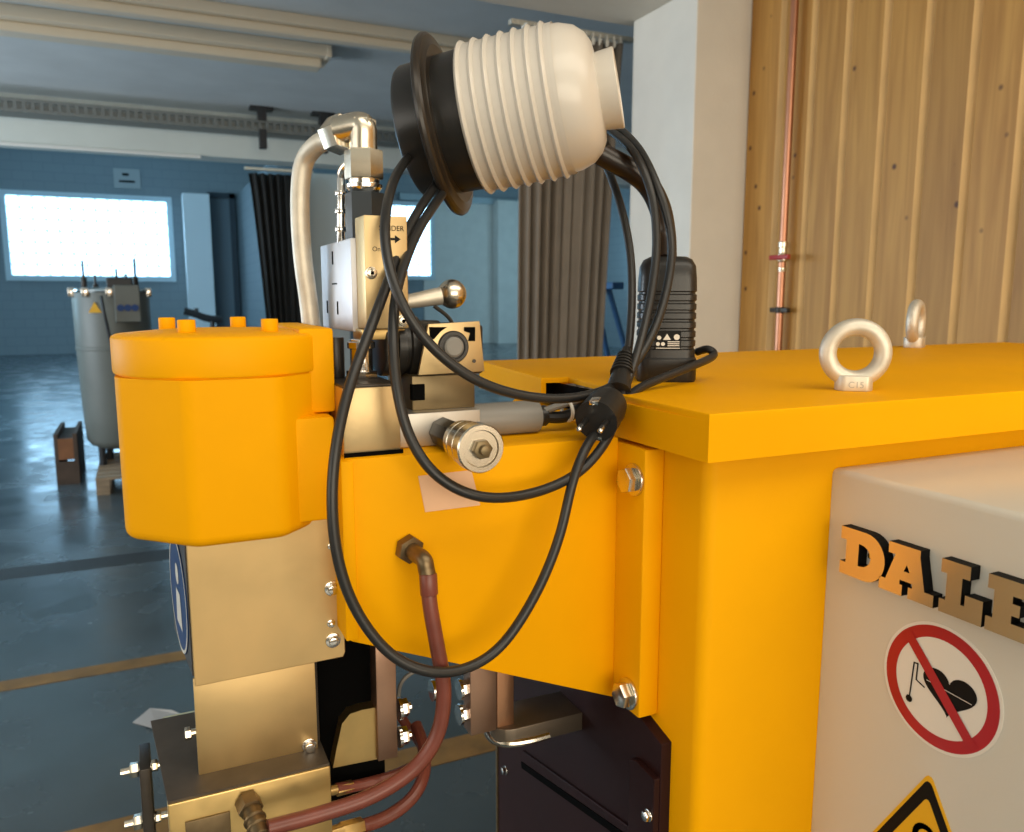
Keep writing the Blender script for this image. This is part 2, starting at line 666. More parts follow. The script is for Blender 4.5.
# ---- far windows of glass block
def glass_window(name, x0, x1, z0, z1, nx, nz):
    wnd = struct(name, bm_box(x0, x1, FY - .04, FY + .02, z0, z1), M_mortar, smooth=0)
    fr = bmesh.new()
    t = .14
    for (a, b, c, d) in ((x0 - t, x1 + t, z0 - t, z0), (x0 - t, x1 + t, z1, z1 + t), (x0 - t, x0, z0, z1), (x1, x1 + t, z0, z1)):
        bm_box(a, b, FY - .12, FY + .01, c, d, bm=fr)
    obj('window_frame', fr, mat('window_reveal_' + name, (.62, .74, .80), .6), wnd, smooth=0, kind='structure')
    gx, gz = (x1 - x0) / nx, (z1 - z0) / nz
    p0 = None
    for i in range(nx):
        for j in range(nz):
            c = (x0 + gx * (i + .5), FY - .055, z0 + gz * (j + .5))
            if p0 is None:
                p0 = obj('pane', bm_box(c[0] - gx / 2 + .024, c[0] + gx / 2 - .024, c[1] - .035, c[1] + .035, c[2] - gz / 2 + .02, c[2] + gz / 2 - .02, .02, 1), M_pane, wnd, smooth=0)
            else:
                copy_part(p0, wnd, c)
    return wnd


a0 = on(5, 195, Y=FY)
a1 = on(171, 277, Y=FY)
glass_window('window_1', a0.x, a1.x, a1.z, a0.z, 13, 7)
b0 = on(382, 205, Y=FY)
b1 = on(430, 276, Y=FY)
glass_window('window_2', b0.x, b1.x, b1.z, b0.z, 4, 6)

# pilasters, doorway and partition of the far hall
q0 = on(181, 194, Y=FY)
q1 = on(209, 194, Y=FY - .8)
struct('trim_5', bm_box(q0.x, q1.x, FY - .8, FY, 0, q1.z), mat('pale_pilaster_paint', (.90, .93, .95), .7), smooth=0)
d0 = on(211, 198, Y=FY - .1)
d1_ = on(229, 198, Y=FY - .1)
door_1 = struct('door_1', bm_box(d0.x, d1_.x, FY - .10, FY - .03, 0, d0.z), mat('grey_door_paint', (.16, .20, .23), .6), smooth=0)
dfr = bmesh.new()
bm_box(d1_.x, d1_.x + .16, FY - .18, FY, 0, d0.z + .16, bm=dfr)
bm_box(q1.x, d1_.x + .16, FY - .18, FY, d0.z, d0.z + .16, bm=dfr)
obj('door_frame', dfr, mat('dark_door_frame', (.035, .05, .065), .5), door_1, smooth=0)
px = on(236, 200, Y=FY).x
struct('wall_partition', bm_box(px, px + .25, 19.5, FY, 0, 4.6), M_block, smooth=0)
w2a, w2b = on(432, 200, Y=FY - .4), on(512, 200, Y=FY - .4)
struct('trim_6', bm_box(w2a.x - 1, w2b.x + 3, FY - .15, FY, w2a.z, w2a.z + .2), mat('far_lintel', (.42, .52, .56), .7), smooth=0)
struct('wall_far_lit_panel', bm_box(w2a.x - .2, 13.8, FY - .03, FY, 0, w2a.z + .02), M_white_wall, smooth=0)  # added white panel: its paler paint imitates stronger light on this side
e0 = on(498, 200, Y=FY - .5)
struct('trim_7', bm_box(e0.x, e0.x + 3, FY - .5, FY, 0, e0.z), M_white_wall, smooth=0)  # whiter colour here also stands in for the brighter light
# pale door leaf leaning open beside the dark curtain
c0, c1 = on(300, 240, Y=8.6), on(347, 240, Y=8.6)
struct('door_2', bm_box(c0.x, c1.x, 8.56, 8.62, 0, 2.86, .01), mat('pale_door_leaf', (.62, .68, .68), .6), smooth=0)

# ---- small notice above the far window
s0, s1 = on(113, 168, Y=FY - .05), on(141, 189, Y=FY - .05)
nb = bm_box(s0.x, s1.x, FY - .05, FY - .002, s1.z, s0.z)
notice = obj('wall_notice', nb, mat('grey_notice', (.42, .45, .46), .6), smooth=0)
tag(notice, 'small pale rectangular notice on the wall above the bright far window', 'sign')
pr_ = bmesh.new()
for (x0, y0, x1, y1) in ((122, 173, 129, 176), (119, 180, 135, 183)):
    a, b = on(x0, y0, Y=FY - .05), on(x1, y1, Y=FY - .05)
    bm_box(a.x, b.x, FY - .056, FY - .05, b.z, a.z, bm=pr_)
obj('print', pr_, M_sign_black, notice, smooth=0)

# ---- floor tapes, paper
for k, y in enumerate((3.72, 2.50)):
    t = obj('floor_tape', bm_box(-4, 2.3, y - (.05, .07)[k], y + (.05, .07)[k], 0.0002, .0022), M_tape, smooth=0)
    tag(t, ('worn yellow floor marking tape crossing the hall further from the machine' if k == 0 else 'worn yellow floor marking tape passing under the machine arm, nearest the camera'), 'tape', 'yellow floor marking tapes')
struct('trim_8', bm_box(-5, 2.7, 5.2, 5.42, 0.0001, .0012), mat('dark_floor_band', (.028, .032, .034), .5), smooth=0)  # flat darker band across the floor
pb = bmesh.new()
pts = [on(x, y, Z=.004) for x, y in ((133, 722), (150, 709), (172, 712), (186, 716), (176, 724), (158, 731))]
vs = [pb.verts.new(p + Vector((0, 0, .004 * (i % 3)))) for i, p in enumerate(pts)]
pf = pb.faces.new(vs)
ex = bmesh.ops.extrude_face_region(pb, geom=[pf], use_keep_orig=True)
for g in ex['geom']:
    if isinstance(g, bmesh.types.BMVert):
        g.co.z -= .0035
tag(obj('paper_scrap', pb, M_paper, smooth=0), 'pale crumpled scrap of paper lying on the dark floor', 'paper')

# ---- ceiling battens
def batten(x0, x1, y0, y1, z, label):
    r = empty('ceiling_light', ((x0 + x1) / 2, (y0 + y1) / 2, z), label, 'light', 'cream ceiling light battens')
    yc = (y0 + y1) / 2
    h = 3.26 - z
    obj('housing', bm_box(x0, x1, y0, y1, z + h * .45, 3.26, .006), M_fixture, r, smooth=0)
    obj('diffuser', bm_box(x0 + .01, x1 - .05, y0 + (y1 - y0) * .28, y1 - (y1 - y0) * .22, z, z + h * .45, .012), M_fixture, r, smooth=0)
    obj('end_cap', bm_box(x1 - .03, x1 + .004, y0 - .004, y1 + .004, z + h * .4, 3.258, .004), M_fixture, r, smooth=0)
    obj('end_cap', bm_box(x0 - .004, x0 + .03, y0 - .004, y1 + .004, z + h * .4, 3.258, .004), M_fixture, r, smooth=0)


batten(-2.2, 1.26, 5.62, 5.90, 3.13, 'cream batten light ending before the steel pipe, further row on the ceiling')
batten(-2.0, 2.2, 5.10, 5.26, 3.15, 'long cream batten light running behind the work lamp, nearer row on the ceiling')

# ---- perforated cable tray
ty, tz0, tz1 = 7.62, 3.045, 3.15
tr = empty('cable_tray', (-1, ty, tz0), 'grey perforated cable tray running along the far beam under the ceiling', 'cable tray')
rb = bmesh.new()
bm_box(-4.6, 3.6, ty, ty + .02, tz1 - .026, tz1, bm=rb)
bm_box(-4.6, 3.6, ty, ty + .02, tz0, tz0 + .026, bm=rb)
obj('side_rail', rb, M_tray, tr, smooth=0, kind='stuff')
obj('tray_bottom', bm_box(-4.6, 3.6, ty + .02, ty + .24, tz0, tz0 + .006), M_tray, tr, smooth=0)
obj('cable_bundle', bm_box(-4.6, 3.6, ty + .05, ty + .2, tz0 + .006, tz0 + .09, .02), mat('pale_grey_cables', (.42, .46, .46), .6), tr, smooth=0)
wb = bmesh.new()
x = -1.5
while x < 2.4:
    bm_box(x, x + .028, ty + .001, ty + .019, tz0 + .02, tz1 - .02, bm=wb)
    x += .062
obj('tray_web', wb, M_tray, tr, smooth=0, kind='stuff')
for xx in (on(262, 110, Y=7.6).x, on(322, 125, Y=7.6).x + .02):
    hb = bmesh.new()
    bm_box(xx - .035, xx + .035, ty - .03, ty + .06, tz1 - .01, tz1 + .11, bm=hb)
    bm_box(xx - .10, xx + .10, ty - .02, ty + .10, 3.235, 3.26, bm=hb)
    bm_box(xx - .03, xx + .03, ty - .03, ty + .05, tz0 - .14, tz0 + .02, bm=hb)
    obj('hanger', hb, M_black_metal, tr, smooth=0)

# ---- curtains
def curtain(name, xt0, xt1, xb0, xb1, yc, z0, z1, folds, amp, m, label, hooks=None):
    root = empty(name, ((xt0 + xt1) / 2, yc, z0), label, 'curtain')
    b = bmesh.new()
    nu, nv = folds * 14, 24
    rng = random.Random(len(label))
    ph = [rng.uniform(-.8, .8) for _ in range(folds + 2)]
    grid = []
    for j in range(nv + 1):
        v = j / nv
        row = []
        s = v ** .8
        for i in range(nu + 1):
            u = i / nu
            x_ = (xt0 + (xt1 - xt0) * u) * (1 - s) + (xb0 + (xb1 - xb0) * u) * s
            f = u * folds
            k = int(f)
            p = ph[k] * (1 - (f - k)) + ph[min(k + 1, folds)] * (f - k)
            a = amp * (.75 + .35 * math.sin(p * 3))
            y_ = yc + a * math.sin(2 * math.pi * f + p + .5 * v * p) + .35 * a * math.sin(4.3 * math.pi * f + 2 * p + v)
            row.append(b.verts.new((x_ + .3 * a * math.cos(2 * math.pi * f + p), y_, z1 + (z0 - z1) * v)))
        grid.append(row)
    for j in range(nv):
        for i in range(nu):
            b.faces.new((grid[j][i], grid[j][i + 1], grid[j + 1][i + 1], grid[j + 1][i]))
    o = obj('fabric', b, m, root, smooth=180)
    md = o.modifiers.new('thickness', 'SOLIDIFY')
    md.thickness = .004
    rail = bm_box(min(xt0, xb0) - .03, max(xt1, xb1) + .08, yc - .02, yc + .02, z1 + .03, z1 + .055)
    obj('rail', rail, M_galv, root, smooth=0)
    if hooks:
        hb_ = bmesh.new()
        for i in range(hooks):
            x_ = xt0 + (xt1 - xt0) * (i + .5) / hooks
            bm_lathe((x_, yc - .045, z1 - .03), (0, 0, 1), [(0, .0), (.006, .011), (.035, .013), (.05, 0)], 6, hb_)
            bm_box(x_ - .004, x_ + .004, yc - .05, yc + .01, z1, z1 + .036, bm=hb_)
        obj('glider', hb_, M_white_print, root, kind='stuff')
    return root


curtain('curtain', on(249, 200, Y=8.42).x, on(306, 200, Y=8.42).x, on(274, 330, Y=8.42).x, on(304, 330, Y=8.42).x, 8.42, .05, 2.80, 7, .05, M_curtain_dark,
        'dark charcoal curtain gathered in the far opening, left of the steel pipe')
curtain('curtain', on(519, 200, Y=4.05).x, on(617, 200, Y=4.05).x, on(515, 330, Y=4.05).x, on(592, 330, Y=4.05).x, 4.05, .05, 2.985, 9, .05, M_curtain_brown,
        'taupe brown curtain hanging beside the white pillar behind the work lamp', hooks=14)

# ---- copper pipe with valve on the boards
pxx, pyy = 2.715, 2.905
cp = empty('copper_pipe', (pxx, pyy, 0), 'copper pipe with shut-off valve running down the pine board wall', 'pipe')
obj('pipe', bm_cyl((pxx, pyy, .02), (pxx, pyy, 3.25), .017, 16), M_copper_pipe, cp)
vz = on(780, 258, X=pxx).z
vb = bm_lathe((pxx, pyy, vz - .07), (0, 0, 1), [(0, .016), (.02, .019), (.025, .019), (.027, .015), (.05, .017), (.058, .025), (.085, .025), (.093, .018), (.115, .018), (.118, .022), (.14, .022), (.145, .015)], 16)
bm_cyl((pxx, pyy, vz), (pxx - .05, pyy - .02, vz), .011, 12, .002, vb)
vo = obj('valve', vb, M_zinc, cp)
obj('handle', bm_box(pxx - .065, pxx - .045, pyy - .10, pyy + .02, vz - .011, vz + .011, .004), M_red_handle, vo, label='red valve handle')
cz_ = on(776, 310, X=pxx).z
cb = bm_cyl((pxx, pyy, cz_ - .014), (pxx, pyy, cz_ + .014), .022, 16, .002)
bm_box(pxx - .012, pxx + .012, pyy - .056, pyy + .056, cz_ - .011, cz_ + .011, .003, bm=cb)
bm_cyl((pxx, pyy, cz_), (2.757, pyy, cz_), .006, 10, bm=cb)
obj('pipe_clamp', cb, M_dark_steel, cp)

# ---- storage tank on pallet
tkx, tky, tr_ = -.228, 7.86, .302
pal = empty('pallet', (.12, 7.74, 0), 'weathered wooden pallet under the grey tank', 'pallet')
plk = None
for i in range(8):
    yy = 7.18 + i * .15
    pr0 = obj('plank', bm_box(-.42, .66, yy, yy + .1, .122, .144), M_pallet, pal, smooth=0) if plk is None else copy_part(plk, pal, (.12, yy + .05, .133))
    plk = plk or pr0
for i in range(3):
    xx = -.42 + i * .49
    for yy in (7.18, 7.68, 8.20):
        obj('block', bm_box(xx, xx + .1, yy, yy + .12, .022, .122), M_pallet, pal, smooth=0)
    obj('plank', bm_box(xx, xx + .1, 7.18, 8.33, 0, .022), M_pallet, pal, smooth=0)
cr = empty('wooden_crate', (-.66, 8.0, 0), 'dark brown low wooden crate on the floor to the left of the pallet', 'crate')
cx0, cx1, cy0, cy1 = -.715, -.60, 7.72, 8.5
obj('crate_board', bm_box(cx0, cx1, cy0, cy0 + .03, .05, .20), M_pallet_dark, cr, smooth=0)
obj('crate_board', bm_box(cx0, cx1, cy0, cy0 + .03, .22, .40), mat('orange_crate_board', (.22, .09, .035), .7, noise=.2), cr, smooth=0)
obj('crate_board', bm_box(cx0 - .03, cx0, cy0, cy1, .05, .44), M_pallet_dark, cr, smooth=0)
obj('crate_board', bm_box(cx1, cx1 + .03, cy0, cy1, .05, .44), M_pallet_dark, cr, smooth=0)
obj('crate_board', bm_box(cx0, cx1, cy0 + .03, cy1 - .03, .36, .39), M_pallet_dark, cr, smooth=0)
obj('crate_base', bm_box(cx0 - .03, cx1 + .03, cy0, cy1, 0, .05), M_pallet_dark, cr, smooth=0)

tk = empty('storage_tank', (tkx, tky, .144), 'tall light grey cylindrical tank with fittings on its lid, standing on the pallet', 'tank')
z0 = .29
ztop = 1.65
obj('tank_body', bm_lathe((tkx, tky, z0), (0, 0, 1), [(0, 0), (.0, tr_ * .62), (.03, tr_ * .80), (.08, tr_ * .90), (.30, tr_ * .95), (.86, tr_), (.865, tr_ + .006), (.885, tr_ + .006), (.89, tr_), (ztop - z0 - .02, tr_ * 1.02), (ztop - z0, tr_ * 1.0)], 40), M_tank, tk)
for k in range(4):
    a = k * math.pi / 2 + .6
    obj('leg', bm_cyl((tkx + .62 * tr_ * math.cos(a), tky + .62 * tr_ * math.sin(a), .144), (tkx + .62 * tr_ * math.cos(a), tky + .62 * tr_ * math.sin(a), z0 + .03), .03, 10), M_black_metal, tk)
obj('rim', bm_torus((tkx, tky, ztop), (0, 0, 1), tr_ * 1.0, .016, 40, 8), M_chrome, tk)
obj('lid', bm_lathe((tkx, tky, ztop), (0, 0, 1), [(0, tr_ * .98), (.02, tr_ * .9), (.035, .1), (.035, 0)], 32), M_tank, tk)
for k in range(10):
    a = k * math.pi / 5 + .3
    c = Vector((tkx + tr_ * 1.03 * math.cos(a), tky + tr_ * 1.03 * math.sin(a), ztop - .02))
    obj('clamp', bm_box(c.x - .028, c.x + .028, c.y - .028, c.y + .028, c.z - .03, c.z + .05, .008), M_chrome, tk)
for (dx, dy, h) in ((-.20, -.05, .26), (-.12, .10, .14), (.20, -.10, .28), (.13, -.02, .15), (.05, .14, .20)):
    rb2 = bm_cyl((tkx + dx, tky + dy, ztop), (tkx + dx, tky + dy, ztop + h), .010, 8)
    bm_cyl((tkx + dx, tky + dy, ztop), (tkx + dx, tky + dy, ztop + h * .45), .024, 10, .004, rb2)
    obj('fitting', rb2, M_dark_steel, tk)
pbm = bm_box(tkx + .03, tkx + .23, tky - tr_ - .06, tky - tr_ + .14, ztop - .26, ztop + .05, .01)
pn = obj('control_panel', pbm, M_tank, tk, smooth=0)
for k in range(3):
    gc = Vector((tkx + .075 + k * .055, tky - tr_ - .06, ztop - .14))
    gb = bm_cyl(gc, gc + Vector((0, -.012, 0)), .028, 16)
    obj('gauge', gb, M_sign_blue, pn)
tgc = on(105, 312, Y=tky - tr_ - .004)
tb = bmesh.new()
bm_prism([(-.05, -.04), (.05, -.04), (0, .05)], lambda u, v: Vector((tkx - .12 + u, tky - tr_ * .95 - .012, ztop - .14 + v)), (0, .012, 0), bm=tb)
obj('warning_sticker', tb, M_sign_yellow, tk, smooth=0)
obj('panel_bracket', bm_box(tkx - .02, tkx + .18, tky - tr_ - .02, tky - tr_ + .1, ztop + .03, ztop + .11, .01), M_black_metal, tk, smooth=0)
hs = [on(101, 296, Y=7.48), on(104, 312, Y=7.44), on(108, 330, Y=7.46), on(112, 350, Y=7.47), on(114, 372, Y=7.48)]
obj('drain_hose', bm_tube(hs, .012, 5, 8), M_black_metal, tk)

# ---- pallet truck behind the tank
c = on(205, 318, Y=12.0)
pt = empty('pallet_truck', (c.x, 12.0, 0), 'dark hand pallet truck with tilted handle in the far hall', 'pallet truck')
hb = bm_tube([on(184, 311, Y=12.0), on(195, 314, Y=12.0), on(206, 318, Y=12.0), on(222, 320, Y=12.0)], .05, 4, 8)
bm_cyl(on(196, 308, Y=12), on(197, 318, Y=12), .03, 8, bm=hb)
obj('handle', hb, M_black_metal, pt)
p_top = on(212, 320, Y=12.0)
obj('tow_bar', bm_cyl((p_top.x, 12.0, .25), p_top, .035, 10), M_black_metal, pt)
obj('pump', bm_box(p_top.x - .12, p_top.x + .12, 11.9, 12.15, .02, .42, .02), M_black_metal, pt)
for s in (-1, 1):
    obj('fork', bm_box(p_top.x + s * .2 - .08, p_top.x + s * .2 + .08, 12.1, 13.3, .03, .09, .01), M_black_metal, pt)

# ---- blue trestle seen beside the brown curtain
tY = 6.0
tl = empty('trestle', (on(612, 350, Y=tY).x, tY, 0), 'blue folding trestle standing behind the taupe curtain edge', 'trestle')
top = on(612, 287, Y=tY)
for s, dy in ((-1, 0), (1, 0), (-1, .5), (1, .5)):
    lb = bm_cyl((top.x + s * .02, tY + .22 + (dy - .25) * .5, top.z), (top.x + s * .55, tY + dy, .0), .025, 8)
    obj('leg', lb, M_trestle, tl)
obj('top_bar', bm_box(top.x - .06, top.x + .06, tY - .1, tY + .6, top.z - .02, top.z + .04, .01), M_trestle, tl, smooth=0)
obj('cross_bar', bm_cyl((top.x - .30, tY + .05, .75), (top.x + .30, tY + .05, .75), .02, 8), M_trestle, tl)

# ------------------------------------------------------------------ THE SPOT WELDING MACHINE
mc = empty('spot_welding_machine', (.70, .77, 0), 'yellow spot welding machine with upper arm, press cylinder and grey control box', 'machine')

LX0, LX1, LY0, LY1, LZ0, LZ1 = .392, 1.56, .489, 1.045, 1.4725, 1.511
COLX0, COLX1, COLY0, COLY1 = .411, 1.54, .511, .905
column = obj('column', bm_box(COLX0, COLX1, COLY0, COLY1, .12, LZ0 + .004, .011, 3), M_yellow, mc)
obj('base', bm_box(COLX0 - .1, COLX1 + .05, COLY0 - .3, COLY1 + .05, 0, .12, .008), M_dark_steel, mc)

# lid: top plate with folded edges, notched above the arm
lidb = bmesh.new()
ny0, ny1, nd = .625, .792, .055
outline = [(LX0, LY0), (LX1, LY0), (LX1, LY1), (LX0 + .038, LY1), (LX0 + .008, ny1), (LX0 + .040, ny1 - .004), (LX0 + .030, ny0 + .06), (LX0 + .004, ny0)]
bm_prism(outline, lambda u, v: Vector((u, v, LZ1 - .006)), (0, 0, .006), bm=lidb)
bev(lidb, .0016, 3, [e for e in lidb.edges if all(v.co.z > LZ1 - .001 for v in e.verts)])
bm_prism([(LX0, LY0), (LX1, LY0), (LX1, LY0 + .006), (LX0 + .006, LY0 + .006), (LX0 + .006, ny0), (LX0, ny0)], lambda u, v: Vector((u, v, LZ0)), (0, 0, LZ1 - LZ0 - .006), bm=lidb)
bm_prism([(LX0 + .008, ny1), (LX0 + .038, LY1), (LX0 + .044, LY1), (LX0 + .014, ny1)], lambda u, v: Vector((u, v, LZ0 + .010)), (0, 0, LZ1 - LZ0 - .016), bm=lidb)
bm_box(LX0 + .038, LX1, LY1 - .006, LY1, LZ0, LZ1 - .001, bm=lidb)
lid = obj('lid', lidb, M_yellow, mc)
nl = obj('notch_shade', bm_box(LX0 + .028, LX0 + .034, ny0 + .02, ny1 + .04, LZ0 + .006, LZ1 - .0075), M_black_hole, lid, smooth=0)  # black strip put in for the darkness inside the notch

# lifting eyes
def eye_bolt(c, ang, size, label):
    c = Vector(c)
    ax = Vector((math.cos(ang), math.sin(ang), 0))
    side = Vector((-ax.y, ax.x, 0))
    R, r = .0268 * size, .0088 * size
    b = bm_torus(c + Vector((0, 0, R + r + .003 * size)), ax, R, r, 48, 16)
    e = obj('lifting_eye', b, M_galv, mc, smooth=180, label=label)
    hw, hd, h = .0215 * size, .0135 * size, .016 * size
    bb = bmesh.new()
    n = 28
    poly = []
    for k in range(n):
        a = 2 * math.pi * k / n
        x_, y_ = .0175 * size * math.cos(a), .0185 * size * math.sin(a)
        poly.append((max(-hd, min(hd, x_)), y_))
    bm_prism(poly, lambda u, v: c + ax * u + side * v, (0, 0, h), .0012, bm=bb)
    col = obj('collar', bb, M_galv, e)
    return e, col, ax, side, hd, h


cam_dir = math.atan2(-.55, -.61)
e1, col1, ax1, side1, hd1, h1 = eye_bolt((.620, .560, LZ1), cam_dir + .20, .93, 'nearer galvanised lifting eye, its ring facing the camera')
tx = bmesh.new()
fc = Vector((.620, .560, LZ1)) + ax1 * (hd1 + .0003)
bm_text('C15', .0085, lambda u, v: fc + side1 * u + Vector((0, 0, .0035 + v)), tx, align='CENTER')
obj('stamp', tx, mat('stamped_relief', (.40, .38, .34), .5, .7), e1, smooth=0)
eye_bolt((1.25, 1.000, LZ1), cam_dir + 1.32, 1.15, 'further galvanised lifting eye seen nearly edge-on')

# grey control box
BX = .547
box = obj('control_box', bm_box(BX, 1.15, .10, COLY0 + .004, .70, 1.4506, .006, 3), M_greybox, mc)
to_box = lambda off: (lambda u, v: Vector((BX - off, -u, v)))

# letters
LF = .0105
A_, B_ = .0415, 1.3642


def letter(poly, holes=()):
    b = bm_prism(poly, lambda u, v: Vector((BX - LF, -u, B_ + v * A_)), (LF - .0002, 0, 0), mi=0, side_mi=1, holes=holes)
    o = obj('letter', b, [M_letter_face, M_letter_side], box, smooth=0, label='raised slab letter with gold face and black sides')
    # the back half of every letter is black too: faces that look at the box are hidden anyway
    return o


def arc(cx, cy, rx, ry, a0, a1, n):
    return [(cx + rx * math.cos(math.radians(a0 + (a1 - a0) * k / n)), cy + ry * math.sin(math.radians(a0 + (a1 - a0) * k / n))) for k in range(n + 1)]


uD, uA, uL, uE = -.4872, -.4462, -.3915, -.3545
D_out = [(uD, 0), (uD, .26), (uD + .006, .26), (uD + .006, .74), (uD, .74), (uD, 1.0)] + arc(uD + .026, .5, .0195, .5, 90, -90, 14)
D_in = [(uD + .019, .27), (uD + .019, .73)] + arc(uD + .021, .5, .0105, .23, 90, -90, 8)
letter(D_out, [D_in])
A_out = [(uA, 0), (uA, .24), (uA + .006, .24), (uA + .014, .78), (uA + .0075, .78), (uA + .0075, 1.0), (uA + .0365, 1.0), (uA + .0365, .86), (uA + .042, .24),
         (uA + .050, .24), (uA + .050, 0), (uA + .0275, 0), (uA + .0275, .22), (uA + .031, .22), (uA + .031, .31), (uA + .0195, .31), (uA + .0195, .22), (uA + .022, .22), (uA + .022, 0)]
A_in = [(uA + .0225, .50), (uA + .0280, .50), (uA + .0252, .64)]
letter(A_out, [A_in])
L_out = [(uL, 0), (uL, .25), (uL + .005, .25), (uL + .005, .75), (uL, .75), (uL, 1), (uL + .0235, 1), (uL + .0235, .75), (uL + .0175, .75), (uL + .0175, .26), (uL + .0205, .26), (uL + .0205, .46), (uL + .0345, .46), (uL + .0345, 0)]
letter(L_out)
E_out = [(uE, 0), (uE, .25), (uE + .005, .25), (uE + .005, .75), (uE, .75), (uE, 1), (uE + .037, 1), (uE + .037, .60), (uE + .028, .60), (uE + .028, .74), (uE + .0185, .74), (uE + .0185, .61), (uE + .024, .61),
         (uE + .024, .40), (uE + .0185, .40), (uE + .0185, .26), (uE + .028, .26), (uE + .028, .42), (uE + .037, .42), (uE + .037, 0)]
letter(E_out)
# screw that shows in the opening of the D
sb = bm_cyl((BX, -(uD + .025), B_ + A_ * .5), (BX - .004, -(uD + .025), B_ + A_ * .5), .0028, 12, .0008)
obj('screw', sb, M_zinc, box)


def disc(cu, cv, r, off, n=64):
    return [(cu + r * math.cos(2 * math.pi * k / n), cv + r * math.sin(2 * math.pi * k / n)) for k in range(n)]


# prohibition sign
sc_u, sc_v = -.392, 1.2990
sg = bmesh.new()
bm_prism(disc(sc_u, sc_v, .0512, 0), to_box(.0007), (.0006, 0, 0), bm=sg, mi=0)
bm_prism(disc(sc_u, sc_v, .0487, 0), to_box(.0009), (0, 0, 0), bm=sg, mi=1, holes=[disc(sc_u, sc_v, .0392, 0)])
# heart
hp = []
hc_u, hc_v = -.3838, 1.2990
for k in range(60):
    t = 2 * math.pi * k / 60
    xh = 16 * math.sin(t) ** 3
    yh = 13 * math.cos(t) - 5 * math.cos(2 * t) - 2 * math.cos(3 * t) - math.cos(4 * t)
    hp.append((hc_u + xh * .00142, hc_v + yh * .00122))
bm_prism(hp, to_box(.0010), (0, 0, 0), bm=sg, mi=2)


def strip(pts, w, off, m_i, bm_):
    for (a, b) in zip(pts, pts[1:]):
        a = Vector(a)
        b = Vector(b)
        d = (b - a).normalized()
        n = Vector((-d.y, d.x)) * w / 2
        a2, b2 = a - d * w * .4, b + d * w * .4
        bm_prism([tuple(a2 + n), tuple(b2 + n), tuple(b2 - n), tuple(a2 - n)], to_box(off), (0, 0, 0), bm=bm_, mi=m_i)


strip([(-.4172, 1.2806), (-.4152, 1.3102), (-.4118, 1.3106), (-.4123, 1.2970), (-.4048, 1.2940)], .0012, .0011, 2, sg)
bm_prism(disc(-.4174, 1.2786, .0030, 0, 16), to_box(.0012), (0, 0, 0), bm=sg, mi=2)
strip([(-.4030, 1.3010), (-.3650, 1.2985)], .0005, .0012, 0, sg)
dd = .0440 / math.sqrt(2)
strip([(sc_u - .0285, sc_v + .0310), (sc_u + .0285, sc_v - .0310)], .0085, .0014, 1, sg)
o = obj('prohibition_sign', sg, [M_sign_white, M_sign_red, M_sign_black], box, smooth=0, label='round red and white sign with crossed-out black heart')

# warning triangle with magnet symbol
tg = bmesh.new()
apx, apv, side_ = -.3942, 1.2245, .118


def tri(scale, off_v=0):
    h = side_ * math.sqrt(3) / 2
    cv = apv - h * 2 / 3
    pts_ = []
    for k in range(3):
        a = math.radians(90 - 120 * k)
        for da in (9, 3, -3, -9):
            rr = h * 2 / 3 * scale
            cx_, cy_ = rr * .93 * math.cos(a), rr * .93 * math.sin(a)
            pts_.append((apx + cx_ + rr * .055 * math.cos(a + math.radians(da * 7)), cv + cy_ + rr * .055 * math.sin(a + math.radians(da * 7))))
    return pts_


bm_prism(tri(1.0), to_box(.0007), (.0006, 0, 0), bm=tg, mi=0)
bm_prism(tri(.93), to_box(.0009), (0, 0, 0), bm=tg, mi=1, holes=[tri(.70)])
# horseshoe magnet
mg_u, mg_v = apx + .001, 1.1690
strip([(mg_u - .0095, mg_v - .024), (mg_u - .0095, mg_v)] + arc(mg_u, mg_v, .0095, .0105, 180, 0, 10) + [(mg_u + .0095, mg_v - .024)], .0045, .0011, 1, tg)
obj('warning_sign', tg, [M_sign_yellow, M_sign_black], box, smooth=0, label='yellow triangular warning sign with black magnet symbol')

# flange on the column that carries the arm
FLX0, FLX1, FLY0, FLY1 = .390, .411, .5715, .85
fl = obj('mounting_flange', bm_box(FLX0, FLX1, FLY0, FLY1, 1.2185, 1.4685, .002), M_yellow, mc)


def hex_bolt(parent, p, d, r, h, washer=1.25, m=M_zinc, rot=.3, name='bolt'):
    p = Vector(p)
    d = Vector(d).normalized()
    b = bm_cyl(p, p + d * h * .25, r * washer, 24, .0004)
    bm_cyl(p + d * h * .25, p + d * h, r, 6, r * .12, b, rot)
    return obj(name, b, m, parent)


for (yy, zz) in ((.586, 1.4395), (.587, 1.2365)):
    hex_bolt(fl, (FLX0, yy, zz), (-1, 0, 0), .0118, .013)
for (yy, zz) in ((.83, 1.4395), (.83, 1.2405)):
    hex_bolt(fl, (FLX0, yy, zz), (-1, 0, 0), .0118, .013)

# upper arm: flat sides, underside sloping down towards the column
AX0, AX1, AY0, AY1, AZ1 = .1385, .3905, .615, .795, 1.4735
ab = bmesh.new()
bm_prism([(AX0, 1.3225), (AX1, 1.2185), (AX1, AZ1), (AX0, AZ1)], lambda u, v: Vector((u, AY0, v)), (0, AY1 - AY0, 0), bm=ab)
arm = obj('upper_arm', bev(ab, .002, 2), M_yellow, mc)
fold = obj('end_plate', bm_box(AX0 - .004, AX0 + .006, AY0 - .0025, AY1, 1.3245, AZ1 - .001, .001), M_yellow, arm)
